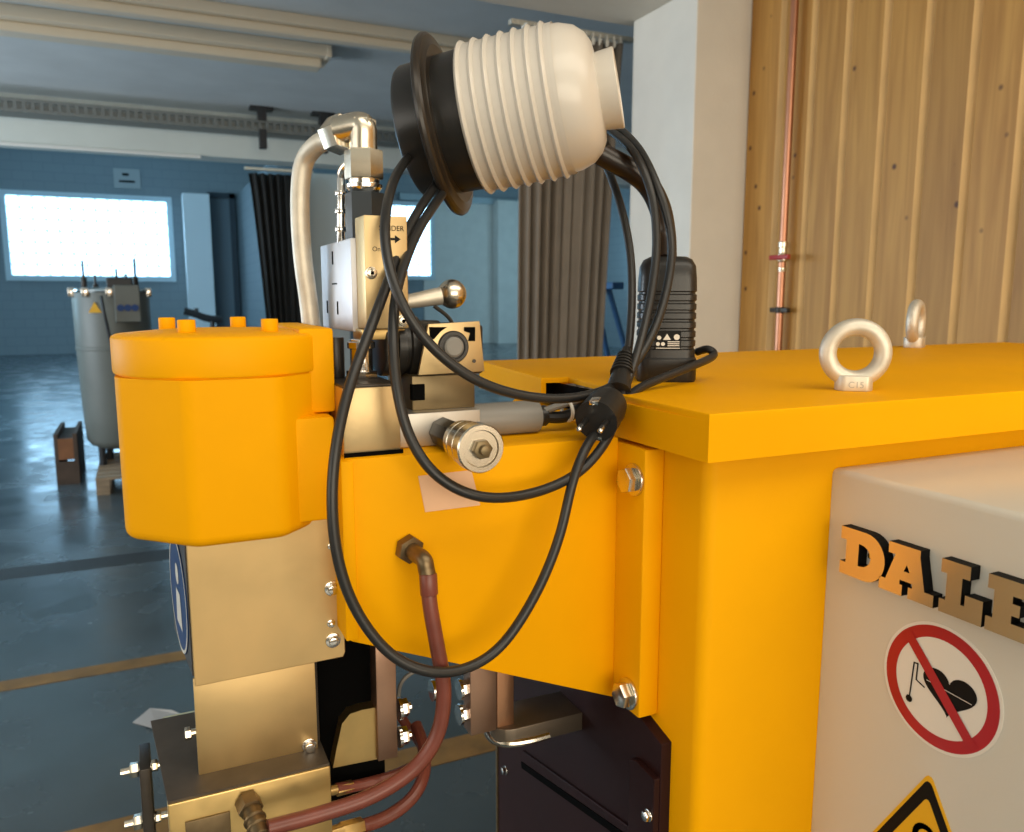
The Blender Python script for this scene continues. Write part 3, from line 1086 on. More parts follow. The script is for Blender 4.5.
# worn label
lbm = bmesh.new()
p4 = [on(418, 476, Y=AY0), on(471, 470, Y=AY0), on(480, 505, Y=AY0), on(425, 512, Y=AY0)]
bm_prism([(p.x, p.z) for p in p4], lambda u, v: Vector((u, AY0 - .0006, v)), (0, .0004, 0), bm=lbm)
obj('worn_label', lbm, M_label_worn, arm, smooth=0, label='faded peach coloured label')

# press cylinder: round cap on an octagonal casting
CXc, CYc, CR = .0590, .700, .0825
OR = CR * 1.055
ob = bm_lathe((CXc, CYc, 1.4135), (0, 0, 1), [(0, OR), (.1265, OR)], 8, rot=math.pi / 8)
bev(ob, .007, 4, [e for e in ob.edges if abs(e.verts[0].co.z - e.verts[1].co.z) > .05])
bev(ob, .009, 4, [e for e in ob.edges if all(v.co.z < 1.42 for v in e.verts)])
cyl = obj('press_cylinder', ob, M_yellow, mc, smooth=50)
bm_ = bm_lathe((CXc, CYc, 1.5395), (0, 0, 1), [(0, CR * .96), (.0016, CR * .965), (.002, CR * .992), (.004, CR), (.0285, CR), (.0305, CR * .988), (.0318, CR * .96), (.0345, CR * .6), (.0358, 0)], 72)
cap = obj('cylinder_cap', bm_, mat('yellow_gloss_cap', (.90, .405, 0), .5, spec=.10, noise=.02), cyl, smooth=40)
capz = 1.5715
for (x_, y_, yy_) in ((187, 335, .660), (270, 334, .660), (167, 324, .738), (238, 322, .738)):
    p = on(x_, y_, Y=yy_)
    p.z = capz + .0010
    obj('cap_screw', bm_cyl(p, p + Vector((0, 0, .0105)), .0066, 20, .0009), M_yellow, cyl)
lugb = bm_box(.112, .1400, .648, .80, 1.507, 1.5755, .003)
obj('lug', lugb, M_yellow, cyl)
obj('arm_connection', bm_box(.100, .135, .632, .80, 1.4215, 1.506, .003), M_yellow, cyl)

# ram housing and the steel guard plates
GY = .650
obj('ram_housing', bm_box(.0360, .118, GY + .003, .72, 1.219, 1.4135, .002), M_dark_steel, mc)
gp = bmesh.new()
bm_prism([(.0205, 1.2945), (.1385, 1.2965), (.1405, 1.3005), (.1405, 1.4235), (.0205, 1.4235)], lambda u, v: Vector((u, GY - .0045, v)), (0, .003, 0), bm=gp)
guard = obj('guard_plate', bev(gp, .0006, 1), M_steel, mc)
obj('lower_guard_plate', bm_box(.0195, .1150, GY - .0012, GY + .0018, 1.2165, 1.30, .0005), M_steel, mc)
gs = bmesh.new()
GS = [(.0195, GY + .0018), (.0225, GY + .0018), (.0130, .758), (.0100, .758)]
bm_prism(GS, lambda u, v: Vector((u, v, 1.301)), (0, 0, 1.4135 - 1.301), bm=gs)
obj('guard_side', gs, M_dark_steel, mc, smooth=0)
for (x_, y_, r) in ((332, 588, .0056), (333, 640, .0056), (331, 546, .0026), (331, 623, .0030)):
    p = on(x_, y_, Y=GY - .0045)
    hb = bm_cyl(p, p + Vector((0, -.0015, 0)), r * 1.15, 20, .0004)
    bm_cyl(p + Vector((0, -.0015, 0)), p + Vector((0, -.0055, 0)), r * .72, 16, .0007, hb)
    so = obj('screw', hb, M_chrome, guard)
    if r > .004:
        obj('socket', bm_hex(p + Vector((0, -.0054, 0)), p + Vector((0, -.0058, 0)), r * .36, bw=0), M_black_hole, so, smooth=0) if False else None
p = on(309, 745, Y=GY - .0012)
hb = bm_cyl(p, p + Vector((0, -.0015, 0)), .0062, 20, .0004)
bm_cyl(p + Vector((0, -.0015, 0)), p + Vector((0, -.0065, 0)), .0042, 16, .0008, hb)
obj('screw', hb, M_chrome, mc)
# round blue mandatory sign on the side of the guard
bs = bmesh.new()
tdir = Vector((GS[3][0] - GS[0][0], GS[3][1] - GS[0][1], 0)).normalized()
ndir = Vector((-tdir.y, tdir.x, 0))
bc = Vector((GS[0][0], GS[0][1], 1.352)) + tdir * .053 + ndir * .0002
on_s = lambda off: (lambda u, v: bc + tdir * u + Vector((0, 0, v)) + ndir * off)
c24 = lambda cu_, cv_, r_, n=48: [(cu_ + r_ * math.cos(2 * math.pi * k / n), cv_ + r_ * math.sin(2 * math.pi * k / n)) for k in range(n)]
bm_prism(c24(0, 0, .050), on_s(.0006), -ndir * .0006, bm=bs, mi=0)
bm_prism(c24(0, 0, .0495), on_s(.0009), (0, 0, 0), bm=bs, mi=1, holes=[c24(0, 0, .0465)])
bm_prism(c24(0, .018, .009, 24), on_s(.0009), (0, 0, 0), bm=bs, mi=1)
bm_prism([(-.016, -.028), (.016, -.028), (.011, .003), (-.011, .003)], on_s(.0009), (0, 0, 0), bm=bs, mi=1)
obj('mandatory_sign', bs, [M_sign_blue, M_sign_white], mc, smooth=0, label='round blue sign on the side of the guard')

# electrode holder block of brass
hb = bm_box(-.005, .1195, .62, .765, 1.10, 1.2155, .0015)
hold = obj('electrode_holder', hb, M_brass, mc)
ht = bmesh.new()
bm_prism([(-.0045, .6215), (.1190, .6215), (.1190, .757), (-.0150, .757)], lambda u, v: Vector((u, v, 1.2155)), (0, 0, .0018), bm=ht)
obj('holder_top_plate', ht, M_dark_top, hold, smooth=0)
obj('clamp_plate', bm_box(-.0255, -.0165, .700, .745, 1.08, 1.2035, .001), M_dark_steel, hold)
for (x_, z_, y_) in ((-.014, 1.1985, .712), (-.014, 1.150, .712)):
    b = bm_cyl((-.004, y_, z_), (-.040, y_, z_), .0032, 10)
    bm_hex((-.0260, y_, z_), (-.033, y_, z_), .0065, b, .2)
    bm_hex((-.0160, y_, z_), (-.0110, y_, z_), .0050, b, .2)
    obj('clamp_bolt', b, M_zinc, hold)
p = on(190, 733, Y=.66)
b = bm_cyl(p, p + Vector((.016, 0, 0)), .0030, 10)
bm_hex(p + Vector((-.004, 0, 0)), p + Vector((.001, 0, 0)), .0052, b, .2)
obj('side_bolt', b, M_zinc, hold)
# recess in the front of the holder
p0_, p1_ = on(185, 822, Y=.6195), on(232, 850, Y=.6195)
obj('holder_recess', bm_box(p0_.x, p1_.x, .6180, .6195, p1_.z, p0_.z, .0003), M_brass_dull, hold)
# hose fitting on the holder
fa, fb = on(247, 800, Y=.6195), on(262, 838, Y=.580)
b = bm_cyl(fa + Vector((0, .004, 0)), fb, .0075, 16, .001)
bm_hex(fa, fa + (fb - fa) * .30, .0098, b)
bm_torus(fa + (fb - fa) * .55, fb - fa, .0074, .0014, 20, 8, b)
bm_torus(fa + (fb - fa) * .75, fb - fa, .0074, .0014, 20, 8, b)
obj('hose_fitting', b, M_brass_dull, hold)

# elbow fitting on the arm
ea, eb, ec = on(407, 547, Y=AY0), on(424, 560, Y=.588), on(429, 580, Y=.583)
b = bm_hex(ea, ea + (eb - ea) * .30, .0118, None, .4)
fit = obj('elbow_fitting', b, M_brass_dull, arm)
b = bm_tube([ea, ea + (eb - ea) * .55, eb, eb + (ec - eb) * .5, ec], lambda t: .0068, 6, 14)
obj('elbow', b, M_brass_dull, arm)
# hoses
h1 = [ec - (ec - eb) * .2] + [on(x_, y_, Y=yy) for x_, y_, yy in ((430, 605, .580), (437, 645, .577), (444, 690, .575), (438, 733, .575), (415, 768, .577), (372, 796, .580), (320, 814, .582), (268, 828, .580))]
obj('coolant_hose', bm_tube(h1, .0062, 8, 14, smooth_it=3), M_hose, mc)
fb2 = bm_cyl(h1[0] + Vector((0, 0, .002)), h1[1] + (h1[0] - h1[1]) * .35, .0072, 16, .0006)
obj('ferrule', fb2, M_hose, mc)
h2 = [on(x_, y_, Y=yy) for x_, y_, yy in ((336, 789, .68), (360, 785, .685), (392, 776, .69), (415, 765, .70), (424, 752, .72), (418, 740, .74), (404, 722, .76), (394, 700, .77))]
obj('coolant_hose', bm_tube(h2, .0052, 8, 12, smooth_it=2), M_hose, mc)
h3 = [on(x_, y_, Y=yy) for x_, y_, yy in ((360, 827, .64), (385, 818, .645), (408, 802, .65), (421, 783, .66), (425, 762, .68), (422, 742, .70), (416, 725, .72))]
obj('coolant_hose', bm_tube(h3, .0060, 8, 12, smooth_it=2), M_hose, mc)
b = bm_hex(on(336, 790, Y=.68), on(352, 786, Y=.684), .0058)
bm_cyl(on(326, 792, Y=.678), on(338, 789, Y=.68), .0046, 12, bm=b)
obj('hose_nipple', b, M_brass, mc)
b = bm_hex(on(340, 832, Y=.635), on(362, 826, Y=.64), .0078)
bm_cyl(on(320, 838, Y=.63), on(342, 831, Y=.635), .0065, 12, bm=b)
obj('hose_nipple', b, M_brass, mc)

# dark casting, brass jaw and copper bars under the arm
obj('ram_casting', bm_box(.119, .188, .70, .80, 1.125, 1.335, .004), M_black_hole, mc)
jb = bmesh.new()
ja = [on(x_, y_, Y=.686) for x_, y_ in ((333, 768), (336, 752), (339, 738), (342, 724), (350, 714), (362, 710), (378, 707), (378, 759))]
bm_prism([(p.x, p.z) for p in ja], lambda u, v: Vector((u, .686, v)), (0, .05, 0), bm=jb)
obj('brass_jaw', jb, M_brass, mc, smooth=0)


def bar(x0, y0, x1, y1, Y, dy, m, name='copper_bar'):
    a, b = on(x0, y0, Y=Y), on(x1, y1, Y=Y)
    return obj(name, bm_box(a.x, b.x, Y, Y + dy, b.z, a.z, .001), m, mc)


ba = bar(375, 640, 398, 757, .680, .03, M_copper)
bb = bar(470, 640, 497, 730, .70, .02, M_copper)
bc_ = bar(497, 650, 514, 742, .70, .035, mat('bright_copper_bar', (.52, .27, .15), .34, .9, noise=.12))
for (x_, y_, Y_) in ((402, 708, .685), (402, 736, .685), (462, 689, .71), (462, 714, .71), (435, 690, .71)):
    p = on(x_, y_, Y=Y_)
    b = bm_hex(p + Vector((-.003, 0, 0)), p + Vector((.0055, 0, 0)), .0085, None, .2)
    bm_cyl(p + Vector((-.001, 0, 0)), p + Vector((-.004, 0, 0)), .0105, 18, bm=b)
    bm_cyl(p, p + Vector((.0085, 0, 0)), .004, 10, bm=b)
    obj('bar_bolt', b, M_chrome, mc)
cu = [on(398, 700, Y=.735), on(400, 686, Y=.735), on(406, 677, Y=.735), on(416, 671, Y=.735), on(430, 668, Y=.735)]
obj('thin_wire', bm_tube(cu, .0022, 6, 8), M_grey_plastic, mc)
# horizontal clamp bar with rounded end
la, lb_ = on(500, 742, Y=.69), on(612, 708, Y=.69)
tb_ = bmesh.new()
zt, zb = la.z + .008, la.z - .004
poly = arc(la.x + .018, .712, .022, .022, 180, 270, 6) + [(.400, .690), (.400, .742), (la.x + .018, .742)] + arc(la.x + .018, .72, .022, .022, 90, 180, 6)
bm_prism(poly, lambda u, v: Vector((u, v, zb - .006)), (0, 0, .020), .001, bm=tb_)
obj('clamp_bar', tb_, mat('brown_grey_bar', (.20, .16, .12), .4, .7, noise=.15), mc)
obj('clamp_bar_edge', bm_tube([Vector((la.x + .055, .6895, zb - .002)), Vector((la.x + .03, .6895, zb - .002)), Vector((la.x + .012, .694, zb - .002)), Vector((la.x + .001, .705, zb - .001)), Vector((la.x - .002, .715, zb + .006)), Vector((la.x - .002, .72, zb + .014))], .0045, 6, 10), M_zinc, mc)

# maroon side panel under the arm
mp_ = bmesh.new()
bm_prism([(.549, .30), (.915, .30), (.915, 1.010), (.915, 1.25), (.60, 1.25), (.60, 1.2165), (.549, 1.203)], lambda u, v: Vector((.400, u, v)), (.0115, 0, 0), .0008, bm=mp_)
panel = obj('side_panel', mp_, M_maroon, mc, smooth=0)
ga, gb_ = on(522, 768, X=.3995), on(612, 832, X=.3995)
dv_ = (gb_ - ga)
gr = bmesh.new()
n_ = Vector((0, -dv_.z, dv_.y)).normalized() * .008
if n_.z < 0:
    n_ = -n_
e2 = ga + dv_ * min(1.6, (ga.y - .560) / abs(dv_.y))
bm_prism([(ga.y, ga.z), (e2.y, e2.z), (e2.y + n_.y, e2.z + n_.z), (ga.y + n_.y, ga.z + n_.z)], lambda u, v: Vector((.3988, u, v)), (.0012, 0, 0), bm=gr)
obj('groove', gr, M_black_hole, panel, smooth=0)
ga2, gb2 = on(524, 750, X=.3995), on(640, 832, X=.3995)
dv2 = gb2 - ga2
n2 = Vector((0, -dv2.z, dv2.y)).normalized() * .003
gr2 = bmesh.new()
e3 = ga2 + dv2 * min(1.5, (ga2.y - .560) / abs(dv2.y))
bm_prism([(ga2.y, ga2.z), (e3.y, e3.z), (e3.y + n2.y, e3.z + n2.z), (ga2.y + n2.y, ga2.z + n2.z)], lambda u, v: Vector((.3965, u, v)), (.004, 0, 0), .0006, bm=gr2)
obj('fold_rib', gr2, M_maroon, panel, smooth=0)
ta, tb2 = on(642, 764, X=.396), on(668, 790, X=.396)
st = bmesh.new()
bm_prism([(.5495, 1.00), (.590, 1.00), (.590, ta.z - .004), (.580, ta.z), (.5495, tb2.z)], lambda u, v: Vector((.3935, u, v)), (.0065, 0, 0), .0008, bm=st)
strip_ = obj('hinge_strip', st, M_maroon, panel, smooth=0)
hex_bolt(panel, on(649, 815, X=.3935), (-1, 0, 0), .0048, .006, 1.2, M_chrome)
hex_bolt(panel, on(506, 770, X=.400), (-1, 0, 0), .0050, .006, 1.2, M_chrome)
obj('panel_edge', bm_box(.398, .402, .914, .9185, .30, 1.006, .0005), M_brass_dull, panel, smooth=0)

# ---- valves on top of the arm
TOP = AZ1
manif = obj('manifold_block', bm_box(.1395, .1865, .623, .70, TOP + .0005, 1.5290, .0012), M_alu, mc)
obj('manifold_top', bm_box(.1402, .1858, .6237, .6993, 1.5290, 1.5310, .0005), M_dark_steel, manif)
man2 = obj('regulator_block', bm_box(.1865, .2640, .640, .70, TOP + .0005, 1.5030, .0012), M_alu_grey, mc)
obj('gasket', bm_box(.1395, .1880, .6215, .6225, TOP - .0005, TOP + .0035), M_black_hole, manif, smooth=0)
# adjusting knob, axis towards the camera
kc = Vector((.2290, .640, 1.4856))
kd = Vector((0, -1, 0))
kb = bm_cyl(kc, kc + kd * .034, .0130, 8, .001)
kn = obj('regulator_knob', kb, M_black_plastic, man2)
kp = [(.020, .0135), (.022, .0165), (.030, .0170), (.031, .0160), (.033, .0160), (.034, .0178), (.046, .0182), (.047, .0172), (.049, .0172), (.050, .0192), (.0610, .0192), (.0625, .0182), (.0625, .0145), (.0610, .0138), (.0610, .0)]
kp = [(t_ + .024, r_) for t_, r_ in kp]
knob = obj('knob_sleeve', bm_lathe(kc, kd, kp, 40), M_zinc, man2)
bh = bm_hex(kc + kd * .0848, kc + kd * .0910, .0078, None, .1)
bm_cyl(kc + kd * .0908, kc + kd * .0960, .0042, 12, .0008, bh)
obj('adjusting_nut', bh, M_olive, man2)
# grey sensor cylinder lying along the arm with its cable and tie
obj('pressure_sensor', bm_cyl((.2640, .668, 1.4890), (.333, .668, 1.4890), .0152, 28, .0016), M_grey_plastic, mc)
sb_ = bm_cyl((.333, .668, 1.489), (.342, .668, 1.489), .010, 16, .001)
obj('sensor_end', sb_, M_black_plastic, mc)
sw = [(.338, .664, 1.494), (.352, .66, 1.4985), (.366, .66, 1.5015), (.380, .668, 1.5030), (.395, .69, 1.500), (.42, .72, 1.499)]
obj('sensor_lead', bm_tube(sw, .0034, 6, 10), M_grey_plastic, mc)
sw2 = [(.340, .668, 1.488), (.356, .664, 1.487), (.372, .666, 1.490), (.390, .69, 1.494), (.42, .73, 1.496)]
obj('sensor_lead', bm_tube(sw2, .0058, 6, 10), M_black_plastic, mc)
obj('cable_tie', bm_torus((.362, .6615, 1.4935), (1, .05, .1), .0100, .0018, 20, 8), M_white_print, mc)

# solenoid valve: olive block, black coil, silver end plate
sol = obj('solenoid_block', bm_box(.207, .2650, .655, .73, 1.5030, 1.5330, .001), M_olive, mc)
obj('port', bm_box(.2065, .2180, .6530, .660, 1.5120, 1.5260, .0006), M_black_hole, sol, smooth=0)
sp = bmesh.new()
q = [on(x_, y_, Y=.650) for x_, y_ in ((417, 375), (483, 371), (478, 321), (427, 324))]
bm_prism([(p.x, p.z) for p in q], lambda u, v: Vector((u, .646, v)), (0, .004, 0), .0006, bm=sp)
plate = obj('solenoid_plate', sp, M_alu, mc)
pc_ = on(453, 347, Y=.646)
obj('plate_boss', bm_lathe(pc_, (0, -1, 0), [(-.002, .0140), (.0012, .0140), (.0022, .0130), (.0022, .0105), (.0012, .0100), (.0012, 0)], 32), M_black_plastic, plate)
obj('plate_button', bm_lathe(pc_, (0, -1, 0), [(0, .0088), (.003, .0086), (.0042, .0070), (.0042, 0)], 24), M_grey_plastic, plate)
b = bmesh.new()
for pl in (((429, 327), (447, 327), (441, 331), (434, 339), (430, 340)), ((464, 327), (475, 327), (475, 341), (468, 341), (470, 333), (464, 331))):
    bm_prism([(on(x_, y_, Y=.646).x, on(x_, y_, Y=.646).z) for x_, y_ in pl], lambda u, v: Vector((u, .6454, v)), (0, .0006, 0), bm=b)
obj('plate_slot', b, M_black_hole, plate, smooth=0, kind='stuff')
p = on(474, 361, Y=.646)
obj('plate_screw', bm_cyl(p, p + Vector((0, -.0008, 0)), .0016, 12), M_dark_steel, plate)
cb_ = bm_lathe((.187, .690, 1.557), (1, 0, -.03), [(0, .022), (.002, .0260), (.008, .0262), (.009, .0240), (.012, .0240), (.013, .0268), (.020, .0270), (.021, .0245), (.024, .0245), (.025, .0274), (.034, .0276), (.036, .024), (.055, .024)], 28)
obj('solenoid_coil', cb_, M_black_plastic, mc)
obj('solenoid_body', bm_box(.226, .272, .6505, .735, 1.5330, 1.5760, .003), M_black_plastic, mc)

# upright valve with printed plate
vpl = obj('valve_plate', bm_box(.1700, .2070, .660, .690, 1.5735, 1.6665, .0012), M_alu, mc)
to_v = lambda u, v: Vector((.1690 + u, .6597, 1.5735 + v))
vt = bmesh.new()
bm_text('SENDER', .0060, lambda u, v: to_v(.0135 + u, .0810 + v), vt)
bm_text('On', .0054, lambda u, v: to_v(.0075 + u, .0640 + v), vt)
bm_prism([(.019, .0752), (.027, .0752), (.027, .0775), (.032, .0742), (.027, .0708), (.027, .0732), (.019, .0732)], to_v, (0, 0, 0), bm=vt)
obj('print', vt, M_sign_black, vpl, smooth=0)
for (x_, y_) in ((371, 273), (404, 272), (402, 321)):
    p = on(x_, y_, Y=.660)
    p.x = min(p.x, .2015)
    b = bm_cyl(p, p + Vector((0, -.0012, 0)), .0052, 18, .0003)
    bm_cyl(p + Vector((0, -.0012, 0)), p + Vector((0, -.0048, 0)), .0040, 16, .0006, b)
    s_o = obj('screw', b, M_zinc, vpl)
    obj('screw_socket', bm_hex(p + Vector((0, -.0047, 0)), p + Vector((0, -.0050, 0)), .0018, bw=0), M_black_hole, vpl, smooth=0)
vbk = obj('valve_body', bm_box(.1655, .2000, .690, .815, 1.5700, 1.6500, .0015), M_alu_matt, mc)
sl = bmesh.new()
for (yy, zz) in ((.760, 1.636), (.790, 1.5905), (.745, 1.590)):
    bm_box(.1651, .1656, yy - .0022, yy + .0022, zz - .006, zz + .006, bm=sl)
bm_box(.1651, .1656, .745, .765, 1.6115, 1.6128, bm=sl)
obj('slot', sl, M_black_hole, vbk, smooth=0, kind='stuff')
obj('valve_base', bm_box(.168, .206, .668, .70, 1.5640, 1.5730, .001), M_brass, vpl)
# stem between manifold and valve
stb = bm_cyl((.1690, .676, 1.530), (.1690, .676, 1.5645), .0095, 18, .0008)
bm_hex((.1690, .676, 1.530), (.1690, .676, 1.5375), .0135, stb)
bm_lathe((.1690, .676, 1.556), (0, 0, 1), [(0, .0095), (.001, .0118), (.006, .0118), (.007, .0095)], 20, stb)
obj('valve_stem', stb, M_chrome, mc)
obj('plug_fitting', bm_cyl((.150, .69, 1.530), (.150, .69, 1.566), .0075, 14, .001), M_black_plastic, mc)
# fittings stacked above the valve
sx_, sy_ = .1855, .715
fz = lambda py: on(363, py, Y=sy_).z
b = bm_hex((sx_, sy_, fz(246)), (sx_, sy_, fz(193)), .0172, None, .1, .001)
slate = obj('pipe_connector', b, M_slate, mc)
obj('connector_ring', bm_cyl((sx_, sy_, fz(251)), (sx_, sy_, fz(245)), .015, 20, .0005), M_redbrown, slate)
b = bm_lathe((sx_, sy_, fz(193)), (0, 0, 1), [(0, .0125), (.004, .0160), (.007, .0160), (.008, .0135), (.0125, .0135), (.013, .0120)], 24)
obj('connector_collar', b, M_chrome, slate)
obj('union_nut', bm_hex((sx_, sy_, fz(180)), (sx_, sy_, fz(150)), .0170, None, .1, .0015), M_zinc, mc)
pz = fz(133)
b = bm_tube([(sx_, sy_, fz(152)), (sx_, sy_, fz(142)), (sx_, sy_, pz + .004), (sx_ - .004, sy_ + .003, pz + .006), (sx_ - .014, sy_ + .010, pz + .004), (sx_ - .020, sy_ + .014, pz + .003)], lambda t: .0125 - .001 * t, 6, 18)
bm_hex((sx_, sy_, fz(151)), (sx_, sy_, fz(119)), .0118, b, .1, .0015)
obj('pipe_elbow', b, M_zinc, mc)
pa = Vector((sx_ - .012, sy_ + .010, pz + .002))
pdir = (on(312, 146, Y=.775) - pa).normalized()
obj('union_nut', bm_hex(pa, pa + pdir * .021, .0165, None, .2, .0015), M_zinc, mc)
pipe = [pa + pdir * .005, on(330, 139, Y=.755), on(317, 145, Y=.77), on(306, 158, Y=.785), on(301, 178, Y=.79), on(300, 215, Y=.792), on(303, 260, Y=.792), on(309, 305, Y=.792), on(313, 345, Y=.79)]
obj('steel_pipe', bm_tube(pipe, .0089, 8, 18, smooth_it=3), M_galv, mc)
# slim chrome fitting beside the connector
b = bm_cyl(on(341, 243, Y=.735), on(341, 178, Y=.735), .0036, 12, .0006)
for yy in (232, 214, 196):
    bm_cyl(on(341, yy, Y=.735), on(341, yy - 5, Y=.735), .0056, 12, .0006, b)
bm_tube([on(341, 180, Y=.735), on(341, 172, Y=.733), on(346, 165, Y=.728), on(354, 163, Y=.72)], .0032, 5, 10, b)
obj('bleed_fitting', b, M_chrome, mc)
# ball lever
bl = on(452, 294, Y=.70)
b = bm_cyl(on(400, 303, Y=.705), bl, .0062, 14, r2=.0088)
lev = obj('ball_lever', b, M_galv, mc)
sph = bmesh.new()
bmesh.ops.create_uvsphere(sph, u_segments=24, v_segments=16, radius=.0135)
bmesh.ops.translate(sph, verts=sph.verts, vec=bl)
obj('ball', sph, M_zinc, lev, smooth=180)
obj('return_wire', bm_tube([on(434, 306, Y=.70), on(447, 316, Y=.70), on(453, 325, Y=.70), on(458, 340, Y=.70)], .0018, 6, 8), M_dark_steel, mc)

# ------------------------------------------------------------------ work lamp on the lid
lmx, lmy = .5125, .718
wl = empty('work_lamp', (lmx, lmy, LZ1), 'machine work lamp with ribbed cream shade on black ribbed base, standing on the yellow lid', 'lamp')
yaw = math.atan2(-lmy, -lmx) + .10
fx = Vector((math.cos(yaw), math.sin(yaw), 0))
sx3 = Vector((-fx.y, fx.x, 0))


def rrect(hw, hd, r, n=5):
    pts_ = []
    for (cx_, cy_, a0_) in ((hw - r, hd - r, 0), (-hw + r, hd - r, 90), (-hw + r, -hd + r, 180), (hw - r, -hd + r, 270)):
        for k in range(n + 1):
            a = math.radians(a0_ + 90 * k / n)
            pts_.append((cx_ + r * math.cos(a), cy_ + r * math.sin(a)))
    return pts_


def bm_loft(secs, base):
    b = bmesh.new()
    rings = []
    for (z, hw, hd, r) in secs:
        rings.append([b.verts.new(base + sx3 * u + fx * v + Vector((0, 0, z))) for u, v in rrect(hw, hd, r)])
    n = len(rings[0])
    for A, B in zip(rings, rings[1:]):
        for k in range(n):
            b.faces.new((A[k], B[k], B[(k + 1) % n], A[(k + 1) % n]))
    b.faces.new(rings[0])
    b.faces.new(rings[-1])
    return b


hb0 = Vector((lmx, lmy, LZ1))
H = on(668, 258, D=.87).z - LZ1
secs = [(0, .0300, .028, .012), (.003, .0315, .029, .013), (.024, .0315, .029, .013), (.026, .0300, .0275, .013)]
z = .034
for k in range(7):
    secs += [(z, .0300, .0275, .013), (z + .0012, .0285, .026, .012), (z + .0030, .0285, .026, .012), (z + .0042, .0300, .0275, .013)]
    z += .0095
secs += [(H - .022, .0295, .0270, .013), (H - .010, .0285, .0262, .014), (H - .003, .0250, .0225, .014), (H, .0190, .0170, .012)]
base = obj('base', bm_loft(secs, hb0), M_black_plastic, wl, smooth=35)
# label with symbols
lab = bmesh.new()
to_l = lambda u, v: hb0 + fx * .0286 + sx3 * (u * .74 + .001) + Vector((0, 0, .035 + v * .72))
bm_prism([(-.0195, -.001), (.0165, -.001), (.0165, .026), (-.0195, .026)], to_l, fx * -.0022, bm=lab, mi=0)
to_l2 = lambda u, v: to_l(u, v) + fx * .0003
for (cu_, cv_, r_) in ((-.014, .0165, .0030), (.0105, .0175, .0042), (-.0155, .0075, .0028), (-.0085, .0075, .0028)):
    bm_prism([(cu_ + r_ * math.cos(t * math.pi / 8), cv_ + r_ * math.sin(t * math.pi / 8)) for t in range(16)], to_l2, (0, 0, 0), bm=lab, mi=1)
bm_prism([(-.0085, .0135), (.0025, .0135), (-.003, .0225)], to_l2, (0, 0, 0), bm=lab, mi=1)
for k in range(3):
    bm_prism([(-.002, .0045 + k * .0028), (.0145, .0045 + k * .0028), (.0145, .0058 + k * .0028), (-.002, .0058 + k * .0028)], to_l2, (0, 0, 0), bm=lab, mi=1)
bm_prism([(-.018, .0010), (.0155, .0010), (.0155, .0020), (-.018, .0020)], to_l2, (0, 0, 0), bm=lab, mi=1)
obj('rating_label', lab, [M_sign_black, M_white_print], base, smooth=0, label='black label with white symbols')

# shade axis: cream end a little nearer to the camera
PA, PB = on(412, 134, D=.815), on(600, 92, D=.775)
ax = (PB - PA).normalized()
LL = (PB - PA).length
k_ = LL / .205
obj('lamp_head', bm_lathe(PA, ax, [(0, .0), (0, .058), (.002, .062), (.006, .0645), (.034, .0660), (.056, .0668), (.0835 * 1, .0690), (.085, .0600)], 64), M_black_plastic, wl)
obj('reflector_flange', bm_lathe(PA, ax, [(.030, .065), (.030, .0845), (.0315, .0875), (.0345, .0888), (.0375, .0880), (.0395, .0855), (.0405, .0780), (.0420, .0760), (.0420, .065)], 72), mat('brown_black_flange', (.022, .016, .011), .30), wl)
prof = [(.0660, .060), (.0660, .0690)]
t = .0665
for i in range(7):
    prof += [(t, .0704), (t + .0009, .0723), (t + .0028, .0735), (t + .0047, .0723), (t + .0056, .0704), (t + .0128, .0703)]
    t += .0132
te = LL
prof += [(t, .0705), (te - .045, .0700), (te - .028, .0682), (te - .015, .0635), (te - .006, .0555), (te - .001, .046), (te, .0385)]
prof2 = [(te - .004, .0350), (te + .004, .0362), (te + .0175, .0375), (te + .0185, .0365), (te + .0185, .0330), (te + .012, .0320), (te + .012, 0)]
prof = sorted(prof[:2], key=lambda q_: q_[0]) + prof[2:] + [(te + .001, .030)]
obj('ribbed_shade', bm_lathe(PA, ax, prof, 72), M_white_plastic, wl, smooth=60, label='ribbed cream plastic shade')
obj('shade_cap', bm_lathe(PA, ax, prof2, 48), M_white_plastic, wl, label='short cream end cap')
# bent arm
tp = hb0 + Vector((0, 0, H - .004))
armp = [tp + sx3 * -.002, on(665, 235, D=.865), on(660, 208, D=.86), on(648, 185, D=.852), on(630, 170, D=.845), on(608, 158, D=.84), on(585, 145, D=.835)]
ap = obj('bent_arm', bm_tube(armp, .0118, 8, 18, smooth_it=2), M_brown_arm, wl)
jn = bm_lathe(armp[-1] + Vector((.01, 0, 0)), PA + ax * (LL * .72) - armp[-1], [(-.012, 0), (-.012, .014), (0, .017), (.02, .018), (.04, .016)], 24)
obj('arm_joint', jn, M_black_plastic, wl)

# ------------------------------------------------------------------ coiled power cable with plug, hung over the lamp arm
def cpt(x_, y_, Y_):
    return on(x_, y_, Y=Y_)


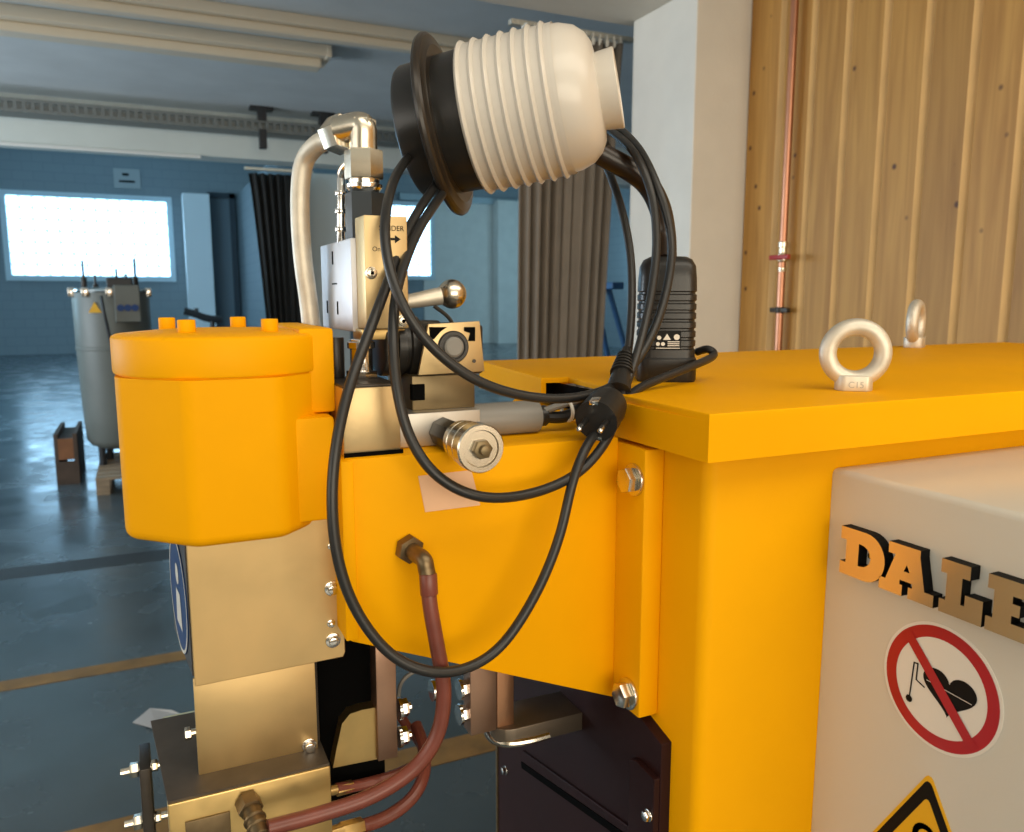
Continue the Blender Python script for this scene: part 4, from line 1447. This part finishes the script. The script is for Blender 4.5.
loops = [
    # tail from the lamp base, round to the plug
    (697, 352, .715), (708, 349, .700), (714, 356, .690), (690, 367, .665), (660, 379, .648), (638, 389, .635), (620, 407, .615), (607, 440, .590),
    # inner loop
    (577, 474, .585), (530, 494, .580), (480, 497, .572), (438, 477, .578), (411, 440, .590), (397, 390, .600), (393, 335, .615), (398, 285, .640), (416, 235, .68), (438, 200, .73), (470, 160, .85),
    (530, 120, .885), (585, 116, .86), (612, 132, .79), (634, 152, .715), (650, 188, .690), (656, 225, .680), (655, 270, .672), (645, 325, .660), (630, 375, .640), (612, 415, .615), (590, 440, .590),
    # big loop
    (573, 480, .580), (560, 535, .575), (538, 590, .572), (505, 642, .570), (470, 667, .566), (430, 672, .562), (390, 654, .566), (357, 612, .572), (338, 560, .576), (332, 500, .580), (337, 440, .588),
    (350, 385, .600), (368, 335, .618), (385, 290, .64), (403, 240, .68), (428, 196, .73), (462, 155, .86), (530, 108, .895), (588, 106, .872), (616, 126, .80), (640, 150, .72), (659, 190, .685), (670, 228, .675),
    (671, 265, .670), (661, 312, .660), (643, 352, .650), (622, 378, .645), (600, 392, .625),
    # upper loop
    (560, 399, .612), (515, 394, .606), (472, 378, .602), (430, 345, .604), (400, 300, .612), (386, 250, .63), (387, 205, .66), (402, 165, .74), (440, 130, .87), (520, 100, .905), (580, 120, .875),
    (602, 156, .80), (619, 200, .75), (630, 250, .715), (632, 300, .690), (629, 345, .668), (626, 362, .655)]
pc = empty('power_cable', on(697, 352, Y=.715), 'black power cable coiled in loops over the lamp arm, its plug hanging before the lid', 'cable')
obj('cord', bm_tube([cpt(*p) for p in loops], .0043, 7, 12, smooth_it=4), M_rubber, pc, smooth=180)
# plug
bt = cpt(626, 352, .660)
bm0 = cpt(618, 392, .630)
b = bmesh.new()
d_ = bm0 - bt
Lb = d_.length
prof = [(-.004, .0045), (0, .0052)]
for i in range(6):
    prof += [(.003 + i * .0045, .0058 + i * .0006), (.005 + i * .0045, .0078 + i * .0007), (.0068 + i * .0045, .0078 + i * .0007), (.0070 + i * .0045, .0060 + i * .0006)]
prof += [(Lb * .98, .0120)]
obj('strain_relief', bm_lathe(bt, d_, prof, 20), M_black_plastic, pc)
face_c = cpt(596, 421, .588)
back_c = cpt(613, 398, .617)
pd = (face_c - back_c).normalized()
back_c = face_c - pd * .034
plug = obj('plug', bm_lathe(back_c, pd, [(-.008, 0), (-.007, .010), (-.002, .0165), (.008, .0185), (.020, .0185), (.0205, .0190), (.034, .0190), (.034, 0)], 28), M_black_plastic, pc)
_, u_, v_ = frame(pd)
for s in (-1, 1):
    c_ = face_c + u_ * s * .0095
    b = bm_cyl(c_, c_ + pd * .011, .0024, 12, bm=None)
    obj('pin_sleeve', b, M_black_plastic, plug)
    obj('pin', bm_lathe(c_, pd, [(.011, .0024), (.0175, .0024), (.019, .0012), (.019, 0)], 12), M_chrome, plug)
for s in (-1, 1):
    c_ = face_c + v_ * s * .0172
    b = bmesh.new()
    bm_prism([(-.004, -.0015), (.004, -.0015), (.004, .0022), (-.004, .0022)], lambda a_, b_: c_ + u_ * a_ + v_ * b_ - pd * .008, pd * .0095, .0004, bm=b)
    obj('earth_contact', b, M_chrome, plug)
